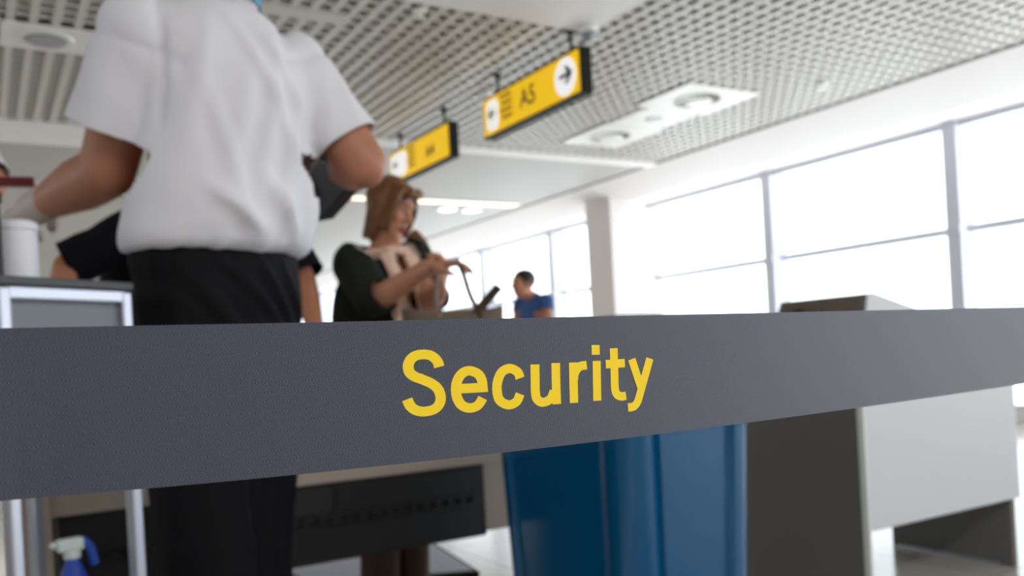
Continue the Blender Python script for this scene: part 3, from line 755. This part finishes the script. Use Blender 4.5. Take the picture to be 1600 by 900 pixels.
def gfold(c):
    rel = c - gwaist; u = rel.dot(gr); z = rel.z
    back = max(0., -(c - gchest).dot(gf) * 8); back = min(1., back)
    a = 0
    # long folds fanning from the right shoulder blade down towards the waist
    for (u0, z0, u1, z1, w, h) in ((.10, .36, .05, .08, .016, .010), (.05, .40, .0, .12, .018, .009), (.13, .33, .12, .06, .014, .009), (-.0, .36, -.06, .10, .022, .006), (-.07, .42, -.12, .2, .016, .006), (.02, .13, .10, .03, .016, .012), (-.06, .10, .02, .03, .018, .008), (.155, .25, .16, .04, .012, .008), (-.03, .43, .08, .16, .013, .008), (.02, .42, .12, .2, .011, .008), (-.09, .3, -.02, .06, .015, .005), (-.1, .12, .0, .05, .012, .006)):
        du, dz = u1 - u0, z1 - z0; t = max(0, min(1, ((u - u0) * du + (z - z0) * dz) / (du * du + dz * dz)))
        dist = math.hypot(u - u0 - du * t, z - z0 - dz * t); e = math.sin(math.pi * (.12 + .76 * t))
        a += 1.5 * h * e * math.exp(-(dist / w) ** 2)
    a *= back
    low = math.exp(-(z / .055) ** 2)
    a += low * .013 * (noise.noise(V((u * 17, z * 9, 3))) + .4 * noise.noise(V((u * 40, z * 16, 8))))
    a += .0042 * noise.noise(V((u * 16 + z * 6, c.y * 6, z * 5)))
    for sh, el in ((gL_sh, gL_el), (gR_sh, gR_el)):
        w = (el - sh).normalized(); t = (c - sh).dot(w); rad = (c - sh - w * t).length
        if t > .03 and rad < .12: a += .005 * noise.noise(V((t * 9, u * 24, c.y * 20)))
    # armhole seams: a stitched valley where sleeve and back panel meet
    vv = c - EYE; dd_ = vv.dot(F); ax = vv.dot(R) / dd_; az = vv.dot(UP) / dd_
    if back > .2:
        for x0, z0, x1, z1 in SEAMS:
            t = (az - z0) / (z1 - z0)
            if -.05 < t < 1.0: a -= .008 * math.exp(-((ax - x0 - (x1 - x0) * t - .006 * math.sin(3 * t)) / .0055) ** 2) * min(1, (1 - t) * 5)
    # armhole join
    for sh, el in ((gL_sh, gL_el), (gR_sh, gR_el)):
        t = (c - sh).dot((el - sh).normalized())
        if (c - sh).length < .13: a -= .004 * math.exp(-((t - .02) / .008) ** 2)
    return a
displace(bm, gfold)
cut(bm, hemL, uL, .14); cut(bm, hemR, uR, .13); cut(bm, gneck + UP * .012 + gf * .0, UP * 1 - gf * .0, .12); cut(bm, gwaist - UP * .012, -UP, .28)
solid(part('shirt', bm, 'shirt_white', guard, smooth=True), .003)
# turned sleeve hems
for hem, u, rad in ((hemL, uL, .0845), (hemR, uR, .071)):
    bm = B(); a_, b_, _ = frame_of(u); pa = hem - u * .026; n = 40
    ringsv = []
    for off, rr_ in ((-.001, rad - .001), (0, rad + .0035), (.024, rad + .0035), (.026, rad - .001)):
        ringsv.append((pa + u * off, a_ * rr_, b_ * rr_))
    #loft(bm, ringsv, n, cap=False); part('sleeve_hem', bm, 'shirt_white', guard, smooth=True)
    bm.free()
# collar with a blue lanyard under it
bm = B(); loft(bm, [(gneck + UP * -.008, gr * .077, gf * .074), (gneck + UP * .035, gr * .066, gf * .064), (gneck + UP * .037, gr * .069, gf * .067), (gneck + UP * -.012, gr * .084, gf * .08)], 36, cap=False); part('collar', bm, 'shirt_white', guard, smooth=True)
bm = B(); path_tube(bm, [gneck + UP * (.028 + .014 * math.cos(k * math.pi / 18)) + gr * .077 * math.sin(k * math.pi / 18) - gf * .073 * math.cos(k * math.pi / 18) for k in range(-14, 15)], .0025, .008, 8, UP); part('lanyard', bm, 'lanyard_blue', guard, smooth=True)
bm = B(); hc_ = ghead + UP * .02; ball(bm, hc_ - gf * .018 + UP * .022, 1, 24, 16, axes=(gr * .083, gf * .1, UP * .095)); bm = fuse(bm, .007, 2); cut(bm, hc_ + gf * .035, (gf - UP * .55), .3); displace(bm, lambda c: .003 * noise.noise(c * 60)); part('hair', bm, 'hair_dark', guard, smooth=True)
# trousers
def trousers(root, waist, f, hL, hR, kL, kR, aL, aR, m, w=.165, dpt=.12, thigh=.095, knee=.078, hemr=.072, fold=.006, waist_w=None, extra=None):
    bm = B(); f = V(f).normalized()
    hipc = (hL + hR) / 2
    torso_rings(bm, [(waist + UP * .015, waist_w or w * .95, dpt * .92), (waist - UP * .03, (waist_w or w * .95) * 1.01, dpt * .95), (waist.lerp(hipc, .6), w, dpt), (hipc - UP * .02, w * 1.02, dpt * 1.03), (hipc - UP * .10, w * .9, dpt * .9)], f, 40)
    for h, k, a in ((hL, kL, aL), (hR, kR, aR)):
        th_ = thigh
        chain(bm, [h - UP * .03, h.lerp(k, .35), k, k.lerp(a, .5), a - UP * .03], [th_, th_ * .98, knee, hemr * .98, hemr])
    bm = fuse(bm, .0095, 6)
    displace(bm, lambda c: folds(c, 10, fold) + (extra(c) if extra else 0))
    cut(bm, waist + UP * .004, UP, .3)
    for a in (aL, aR): cut(bm, a - UP * .05, -UP, .13)
    o = part('trousers', bm, m, root, smooth=True); solid(o, .003); return o
def gtf(c):
    rel = c - gwaist; u = rel.dot(gr); z = rel.z; a = 0
    if (c - gwaist).dot(gf) > .04: return 0
    for u0, z0, u1, z1, w, h in ((-.06, -.005, .09, -.14, .011, .009), (.02, 0, .13, -.16, .011, .010), (.09, -.01, .155, -.15, .009, .008), (-.12, -.02, .02, -.2, .014, .006), (.06, -.22, .03, -.5, .012, .012), (.13, -.3, .12, -.6, .01, .008)):
        du, dz = u1 - u0, z1 - z0; t = max(0, min(1, ((u - u0) * du + (z - z0) * dz) / (du * du + dz * dz)))
        dist = math.hypot(u - u0 - du * t, z - z0 - dz * t); a += h * math.sin(math.pi * (.1 + .8 * t)) * (math.exp(-(dist / w) ** 2) - .5 * math.exp(-(dist / w / 2.2) ** 2))
    return 1.7 * a
trousers(guard, gwaist + UP * .008, gf, gL_hip + UP * .02, gR_hip + UP * .02, gL_kn, gR_kn, gL_an, gR_an, 'trouser_black', .165, .125, .098, .09, .078, .009, .166, gtf)
for a in (gL_an, gR_an): shoe(guard, a, gf)

# black tray held in the right hand
tA, tB = at(548, 284, 1.90), at(497, 342, 2.03); uvec = tA - tB
vdir = at(455, 214, 2.02) - tA; vdir = (vdir - uvec * (vdir.dot(uvec) / uvec.length_squared)).normalized() * .34
nrm = uvec.cross(vdir).normalized()
if nrm.dot(F) < 0: nrm = -nrm
tray = thing('tray', 'black plastic tray held tilted beside the right elbow of the white-shirted person', 'tray', (tA + tB + vdir) / 2)
def tp(a, b, h): return tB + uvec * a + vdir * b + nrm * h
bm = B(); extrude_poly(bm, [tp(0, 0, 0), tp(1, 0, 0), tp(1, 1, 0), tp(0, 1, 0)], nrm * .006); part('base', bm, 'tray_black', tray, bevel=.002)
bm = B()
for q in (((-.02, -.02), (1.02, -.02), (1.02, .02), (-.02, .02)), ((-.02, .98), (1.02, .98), (1.02, 1.02), (-.02, 1.02)), ((-.02, .02), (.03, .02), (.03, .98), (-.02, .98)), ((.97, .02), (1.02, .02), (1.02, .98), (.97, .98))):
    extrude_poly(bm, [tp(a, b, -.004) for a, b in q], nrm * .045)
part('rim', bm, 'tray_black', tray, bevel=.004)
bm = B(); extrude_poly(bm, [tp(.18, .12, -.0035), tp(.26, .12, -.0035), tp(.26, .88, -.0035), tp(.18, .88, -.0035)], nrm * .004); extrude_poly(bm, [tp(.74, .12, -.0035), tp(.82, .12, -.0035), tp(.82, .88, -.0035), tp(.74, .88, -.0035)], nrm * .004); part('base_rib', bm, 'tray_black', tray, bevel=.001)

# red booklet in the gloved hand
rp = at(22, 292, 1.93); bk = thing('red_booklet', 'dark red booklet held above the white glove', 'booklet', rp)
bm = B(); e1 = (R * .9 + F * .35).normalized(); e2 = (F * .9 - R * .35 + UP * .15).normalized(); e3 = e1.cross(e2).normalized()
bb = [rp + e1 * a + e2 * b for a, b in ((-.08, -.05), (.045, -.05), (.045, .05), (-.08, .05))]; extrude_poly(bm, bb, e3 * .02); part('cover', bm, 'red_leather', bk, bevel=.003)
bm = B(); extrude_poly(bm, [rp + e1 * a + e2 * b + e3 * .003 for a, b in ((-.078, -.047), (.0465, -.047), (.0465, .047), (-.078, .047))], e3 * .014); part('pages', bm, 'top_cream', bk)

# --- generic short-sleeved standing figure
def figure(root, j, f, skin, shirt, pants, hairm, sh_w=.17, sleeve=.62, srad=(.068, .064), voxel=.0075, face_f=None, hands=None, shirt_b=.125, body_w=.165, hd=1.0, kinds=()):
    f = V((f[0], f[1], 0)).normalized(); r = f.cross(UP); ff = V(face_f or f)
    ch = j['waist'].lerp((j['Ls'] + j['Rs']) / 2, .62); shm = (j['Ls'] + j['Rs']) / 2; nk = j['neck']
    def bld(bm):
        torso_rings(bm, [(j['waist'] - UP * .24, .09, .07), (j['waist'] - UP * .14, .14, .10), (j['waist'], .13, .09), (ch, .145, .1), (shm, sh_w * .8, .065), (nk, .055, .055)], f)
        hl = j['head']; cap(bm, nk - UP * .04, .056, hl - UP * .05 * hd, .052); head_prims(bm, hl, ff, hd, j.get('hup'))
        for s in 'LR':
            a, b, c = j[s + 's'], j[s + 'e'], j[s + 'w']
            cap(bm, a, .052, b, .042); cap(bm, b, .042, b.lerp(c, .35), .041); cap(bm, b.lerp(c, .35), .041, c, .027)
            d, n, t, curl = (hands or {}).get(s) or ((c - b).normalized(), f * .2 + r * (.9 if s == 'L' else -.9), f, (15, 25, 20))
            hand_prims(bm, c, d, n, t, curl, .98)
            chain(bm, [j[s + 'h'], j[s + 'k'], j[s + 'a']], [.07, .048, .036])
    hl = j['head']; up = V(j.get('hup') or UP).normalized(); ffn = (ff - up * ff.dot(up)).normalized(); rr_ = ffn.cross(up)
    def P(x, y, z): return hl + (rr_ * x + ffn * y + up * z) * hd
    body_mesh(root, bld, skin, (P(0, .098, -.055), .021 * hd, (P(.031, .09, .017), P(-.031, .09, .017)), .009 * hd), voxel)
    for s in 'LR': shoe(root, j[s + 'a'], f)
    if pants: trousers(root, j['waist'], f, j['Lh'], j['Rh'], j['Lk'], j['Rk'], j['La'], j['Ra'], pants, body_w * .98, shirt_b * .9, .088, .075, .068)
    if shirt:
        bm = B(); torso_rings(bm, [(j['waist'] - UP * .13, body_w * 1.03, shirt_b), (j['waist'] - UP * .03, body_w * 1.02, shirt_b), (j['waist'] + UP * .06, body_w, shirt_b), (ch, body_w * 1.04, shirt_b * 1.02), (shm - UP * .02, sh_w * .95, .095), (shm + UP * .03, sh_w * .6, .08), (nk + UP * .0, .072, .07)], f, 40)
        for s in 'LR':
            a, b = j[s + 's'], j[s + 'e']; u = (b - a).normalized(); h = a.lerp(b, sleeve); cap(bm, a, srad[0], h + u * .015, srad[1])
        bm = fuse(bm, .0095, 7); displace(bm, lambda c: folds(c, 11, .006))
        for s in 'LR':
            a, b = j[s + 's'], j[s + 'e']; u = (b - a).normalized(); cut(bm, a.lerp(b, sleeve), u, .12)
        cut(bm, j['waist'] - UP * .11, -UP, .3); cut(bm, nk - UP * .012, UP, .1)
        solid(part('shirt', bm, shirt, root, smooth=True), .003)
    if hairm:
        bm = B(); hc = P(0, -.02, .045); ball(bm, hc, 1, 24, 16, axes=(rr_ * .084 * hd, ffn * .103 * hd, up * .088 * hd)); bm = fuse(bm, .008, 2)
        cut(bm, P(0, .045, .04), (ffn - up * .75), .3); displace(bm, lambda c: .004 * noise.noise(c * 50)); part('hair', bm, hairm, root, smooth=True)
def stand_joints(x, y, f, H=1.75, lean=0.):
    k = H / 1.75; f = V((f[0], f[1], 0)).normalized(); r = f.cross(UP); b = V((x, y, 0)); j = {}
    def p(a, c, z): return b + r * a * k + f * (c + lean * max(0, z - .9)) * k + UP * z * k
    j['waist'] = p(0, 0, 1.05); j['neck'] = p(0, 0, 1.49); j['head'] = p(0, .03, 1.635)
    for s, q in (('L', -1), ('R', 1)):
        j[s + 's'] = p(q * .175, 0, 1.43); j[s + 'e'] = p(q * .22, -.02, 1.14); j[s + 'w'] = p(q * .22, .10, .90)
        j[s + 'h'] = p(q * .085, 0, .92); j[s + 'k'] = p(q * .09, .01, .50); j[s + 'a'] = p(q * .10, -.02, .08)
    return j

# man in blue by the far windows
bf = -R * .8 - F * .5
bc = at(838, 480, 7.9); j = stand_joints(bc.x, bc.y, bf, 1.66, .12)
hd_ = at(817, 445, 7.75); j['head'] = hd_ + V((0, 0, 0)); j['neck'] = at(833, 458, 7.85)
j['Ls'] = at(826, 478, 7.55); j['Rs'] = at(851, 468, 8.1)
man = thing('person', 'person in a blue T-shirt standing by the far windows, looking down', 'person', (bc.x, bc.y, 0))
j['Rs'] = at(812, 476, 7.98); j['Ls'] = at(853, 470, 7.75); j['Le'] = at(858, 512, 7.7); j['Lw'] = at(838, 540, 7.5); j['Re'] = at(806, 512, 7.95); j['Rw'] = at(806, 540, 7.7)
figure(man, j, bf, 'skin_mid', 'shirt_blue', 'jeans', 'hair_dark', face_f=bf - UP * .25, sleeve=.34, voxel=.009, hd=1.04)

# person in black behind the guard, leaning over the table
kf = (-F * .95 + R * .0)
kc = at(318, 470, 3.30); j = stand_joints(kc.x, kc.y, kf, 1.74)
j['waist'] = at(318, 470, 3.22); j['neck'] = at(318, 318, 2.98); j['head'] = at(318, 262, 2.92)
j['waist'] = at(246, 470, 3.22)
j['Rs'] = at(212, 362, 2.98); j['Ls'] = at(428, 358, 2.98)
j['Re'] = at(104, 415, 2.92); j['Rw'] = at(90, 480, 2.75)
j['Le'] = at(474, 436, 2.95); j['Lw'] = at(494, 520, 2.78)
blk = thing('person', 'person in black T-shirt behind the white-shirted person, arms spread over the table', 'person', (kc.x, kc.y, 0))
figure(blk, j, kf, 'skin_mid', 'shirt_navy', 'trouser_black', 'hair_dark', sh_w=.22, sleeve=.96, srad=(.085, .078), face_f=kf, body_w=.235,
       hands={'R': (V((.1, -.4, -.9)), -F, R, (20, 25, 20)), 'L': (V((.05, -.3, -.9)), -F, -R, (20, 25, 20))})

# white-sleeved person at the left edge, almost out of the picture
wf = (R * .7 + F * .3)
wc = at(-150, 480, 2.25); j = stand_joints(wc.x, wc.y, wf, 1.72)
j['Le'] = at(-16, 286, 2.28); j['Ls'] = at(-95, 185, 2.35); j['Lw'] = at(-70, 372, 2.1)
wp = thing('person', 'person at the left picture edge, only a white sleeve in view', 'person', (wc.x, wc.y, 0))
figure(wp, j, wf, 'skin_mid', 'shirt_white', 'trouser_black', 'hair_dark', sleeve=.95)

# --- the woman at the table
wF = (R * .78 - F * .62).normalized(); wR = wF.cross(UP)
D = 3.2
w_c = at(600, 480, 3.18)
j = {}
j['waist'] = at(592, 520, 3.2); j['neck'] = at(597, 388, 3.17); j['head'] = at(608, 331, 3.12)
j['Rs'] = at(553, 412, 3.10); j['Ls'] = at(645, 406, 3.30)
j['Re'] = at(586, 470, 2.93); j['Rw'] = at(668, 418, 2.80)
j['Le'] = at(672, 468, 3.12); j['Lw'] = at(688, 455, 2.93)
for s, q in (('L', -1), ('R', 1)):
    base = V((w_c.x, w_c.y, 0)) + wR * q * .075
    j[s + 'h'] = base + UP * .86; j[s + 'k'] = base + UP * .46 + wF * .02; j[s + 'a'] = base + UP * .08 - wF * .02
hup = (UP * .94 + R * .34).normalized(); j['hup'] = hup
wom = thing('person', 'person in dark cardigan and peach scarf lifting bag straps at the inspection table', 'person', (w_c.x, w_c.y, 0))
wface = (R * .80 - F * .42 - UP * .36)
RD = (at(722, 408, 2.78) - j['Rw']).normalized()
figure(wom, j, wF, 'skin_fair', 'top_cream', 'trouser_brown', None, sh_w=.16, sleeve=.4, voxel=.0055, face_f=wface, body_w=.15, shirt_b=.115,
       hands={'R': (RD, V((0, 0, -1)) + wF * .0, -F + R * .2, (18, 28, 22)), 'L': ((UP * .8 + R * .25), -R + F * .1, -F, (40, 45, 30))}, hd=.86)
# cardigan: back, sides and sleeves, open at the front
bm = B(); shm = (j['Ls'] + j['Rs']) / 2
torso_rings(bm, [(j['waist'] - UP * .26, .20, .165), (j['waist'] - UP * .1, .185, .15), (j['waist'] + UP * .06, .175, .14), (j['waist'].lerp(shm, .6), .18, .14), (shm - UP * .01, .17, .11), (shm + UP * .03, .12, .095), (j['neck'] + UP * .01, .085, .085)], wF, 44)
for s in 'LR':
    a, b = j[s + 's'], j[s + 'e']; u = (b - a).normalized(); cap(bm, a, .078, b - u * .02, .066); cap(bm, b - u * .02, .066, b + (j[s + 'w'] - b).normalized() * .05, .06)
bm = fuse(bm, .0085, 7); displace(bm, lambda c: folds(c, 12, .009))
for s in 'LR':
    v = (j[s + 'w'] - j[s + 'e']).normalized(); cut(bm, j[s + 'e'] + v * .045, v, .085)
cut(bm, j['waist'] - UP * .24, -UP, .35); cut(bm, j['neck'] - UP * .01, UP + wF * .6, .13)
dead = []
for fc in bm.faces:
    c = fc.calc_center_median(); q = c - shm; y = q.dot(wF); x = q.dot(wR)
    onarm = any((c - (j[s + 's'] + (j[s + 'e'] - j[s + 's']) * max(0, min(1, (c - j[s + 's']).dot(j[s + 'e'] - j[s + 's']) / (j[s + 'e'] - j[s + 's']).length_squared)))).length < .088 for s in 'LR')
    if y > .03 and abs(x) < .075 + .02 * noise.noise(c * 8) and not (onarm and abs(x) > .1): dead.append(fc)
bmesh.ops.delete(bm, geom=dead, context='FACES')
solid(part('cardigan', bm, 'cardigan_olive', wom, smooth=True), .006)
# scarf hanging both sides of the opening and round the neck
bm = B(); nk = j['neck']
path_tube(bm, [nk + UP * (-.025 + .01 * math.cos(a)) + wR * .085 * math.sin(a) + wF * .085 * math.cos(a) for a in [2 * math.pi * k / 20 for k in range(21)]], .012, .018, 10, UP)
for q, dn in ((1, .42), (-1, .5)):
    pts = smooth_path([nk + wR * q * .06 + wF * .075 - UP * .03, nk + wR * q * .052 + wF * .118 - UP * .12, nk + wR * q * .066 + wF * .142 - UP * .26, nk + wR * q * .075 + wF * .15 - UP * dn], 6)
    path_tube(bm, pts, .034, .010, 12, wF)
bm = fuse(bm, .006, 3); displace(bm, lambda c: .007 * noise.noise(V((c.dot(wR) * 50, c.dot(wF) * 30, c.z * 6))) ); part('scarf', bm, 'scarf_peach', wom, smooth=True)
# hair: chin-length, parted, falling forward over the near cheek, with a lock behind the far shoulder
hl = j['head']; ff = (wface - hup * wface.dot(hup)).normalized(); hr = ff.cross(hup); S_ = .84
def HP(x, y, z): return hl + (hr * x + ff * y + hup * z) * S_
bm = B()
ball(bm, HP(0, -.018, .05), 1, 28, 18, axes=(hr * .086 * S_, ff * .10 * S_, hup * .105 * S_))
ball(bm, HP(-.0, -.05, .03), 1, 20, 14, axes=(hr * .078 * S_, ff * .05 * S_, hup * .10 * S_))
for q in (1, -1):
    pts = smooth_path([HP(q * .05, .055, .115), HP(q * .074, .06, .05), HP(q * .072, .052, -.03), HP(q * .058, .04, -.09)], 5); path_tube(bm, pts, .028 * S_, .014 * S_, 10, hr)
    pts = smooth_path([HP(q * .07, -.01, .08), HP(q * .074, -.012, 0), HP(q * .056, -.022, -.09), HP(q * .034, -.03, -.14)], 5); path_tube(bm, pts, .036 * S_, .014 * S_, 10, hr)
pts = smooth_path([HP(0, -.075, .05), HP(0, -.074, -.04), HP(0, -.055, -.12)], 5); path_tube(bm, pts, .048 * S_, .02 * S_, 12, ff)
pts = smooth_path([HP(-.05, .085, .11), HP(0, .105, .095), HP(.05, .09, .09)], 5); path_tube(bm, pts, .018 * S_, .022 * S_, 10, hup)
bm = fuse(bm, .006, 4)
displace(bm, lambda c: 0.010 * noise.noise(V(((c - hl).dot(hr) * 48, (c - hl).dot(ff) * 48, (c - hl).dot(hup) * 9))))
part('hair', bm, 'hair_ginger', wom, smooth=True)
bm = B(); path_tube(bm, smooth_path([at(640, 366, 3.30), at(655, 380, 3.32), at(664, 400, 3.33), at(662, 420, 3.32)], 6), .03, .022, 12, F); bm = fuse(bm, .006, 3); displace(bm, lambda c: .004 * noise.noise(c * 60)); part('hair_lock', bm, 'hair_ginger', wom, smooth=True)

# ------------------------------------------------------------------ handbag on the table
hc = at(708, 500, 2.74); hb = thing('handbag', 'brown woven handbag on the inspection table, straps pulled up by the person in the cardigan', 'handbag', (hc.x, hc.y, .7355))
bx = V((math.cos(-.25), math.sin(-.25), 0)); by = V((-bx.y, bx.x, 0)); b0 = V((hc.x, hc.y, .7355))
bm = B(); rings = []
for z, a, b in ((0, .125, .06), (.03, .14, .068), (.15, .15, .075), (.27, .157, .07), (.285, .157, .07), (.285, .148, .062), (.2, .143, .06)):
    rings.append((b0 + UP * z, bx * a, by * b))
# superelliptic section
rr = []
for c, a, b in rings:
    ring = []
    for k in range(40):
        t = 2 * math.pi * k / 40; ct, s2 = math.cos(t), math.sin(t)
        ring.append(bm.verts.new(c + a * math.copysign(abs(ct) ** .5, ct) + b * math.copysign(abs(s2) ** .5, s2) - UP * .012 * (c.z > b0.z + .25) * (1 - ct * ct)))
    rr.append(ring)
for p, q in zip(rr, rr[1:]):
    for k in range(40): bm.faces.new((p[k], p[(k + 1) % 40], q[(k + 1) % 40], q[k]))
bm.faces.new(rr[0][::-1]); bm.faces.new(rr[-1]); part('body', bm, 'bag_brown', hb, smooth=True)
ztop = .7355 + .275
def strap(name, pts, m, ra=.009, rb=.0025):
    bm = B(); path_tube(bm, smooth_path(pts, 6), ra, rb, 8, F); part(name, bm, m, hb, smooth=True)
strap('strap', [b0 + bx * -.06 + UP * .25 - by * .078, at(682, 470, 2.70), at(684, 436, 2.74), at(690, 415, 2.76)], 'strap_light', .008)
strap('strap', [at(714, 406, 2.76), at(724, 428, 2.72), at(735, 462, 2.70), b0 + bx * .07 + UP * .25 - by * .076], 'strap_brown', .008)
strap('strap', [at(690, 418, 2.77), at(702, 410, 2.77), at(714, 408, 2.77)], 'strap_light', .006)
bm = B(); fl = [at(724, 500, 2.69), at(744, 476, 2.69), at(774, 443, 2.66), at(784, 451, 2.66), at(754, 486, 2.69), at(748, 500, 2.69)]
extrude_poly(bm, fl, F * .02 + R * .004); part('flap', bm, 'strap_brown', hb, bevel=.003)

# ------------------------------------------------------------------ light and sky
w = bpy.data.worlds.new('World'); SC.world = w; w.use_nodes = True; nt = w.node_tree; bgn = nt.nodes['Background']
bgn.inputs['Color'].default_value = (.93, .97, 1.0, 1); bgn.inputs['Strength'].default_value = 2.7
# glow added below the horizon as sunlit apron, lights the ceiling; hazy white sky above
tcw = nt.nodes.new('ShaderNodeTexCoord'); spw = nt.nodes.new('ShaderNodeSeparateXYZ'); mrw = nt.nodes.new('ShaderNodeMapRange')
mrw.inputs['From Min'].default_value = -.05; mrw.inputs['From Max'].default_value = .03; mrw.inputs['To Min'].default_value = 3.5; mrw.inputs['To Max'].default_value = 2.4
nt.links.new(tcw.outputs['Generated'], spw.inputs[0]); nt.links.new(spw.outputs[2], mrw.inputs['Value']); nt.links.new(mrw.outputs[0], bgn.inputs['Strength'])
def area(name, loc, rot, sx, sy, e, col=(1, .96, .9)):
    l = bpy.data.lights.new(name, 'AREA'); l.shape = 'RECTANGLE'; l.size = sx; l.size_y = sy; l.energy = e; l.color = col
    o = bpy.data.objects.new(name, l); COL.objects.link(o); o.location = loc; o.rotation_euler = rot; return o
for k, yy in enumerate((-1.5, 12.4, 20)): area('ceiling_fill_light', (1.0, yy, HC - .06), (0, 0, 0), 3.0, .3, 60)  # added fill lights under the ceiling, no lamp fixtures there
vs = SC.view_settings; vs.view_transform = 'Standard'; vs.look = 'None'; vs.gamma = 1; vs.use_curve_mapping = False; vs.exposure = 0.5
SC.cycles.use_denoising = True
SC.cycles.max_bounces = 10; SC.cycles.diffuse_bounces = 6; SC.cycles.transparent_max_bounces = 12
SC.cycles.sample_clamp_indirect = 8
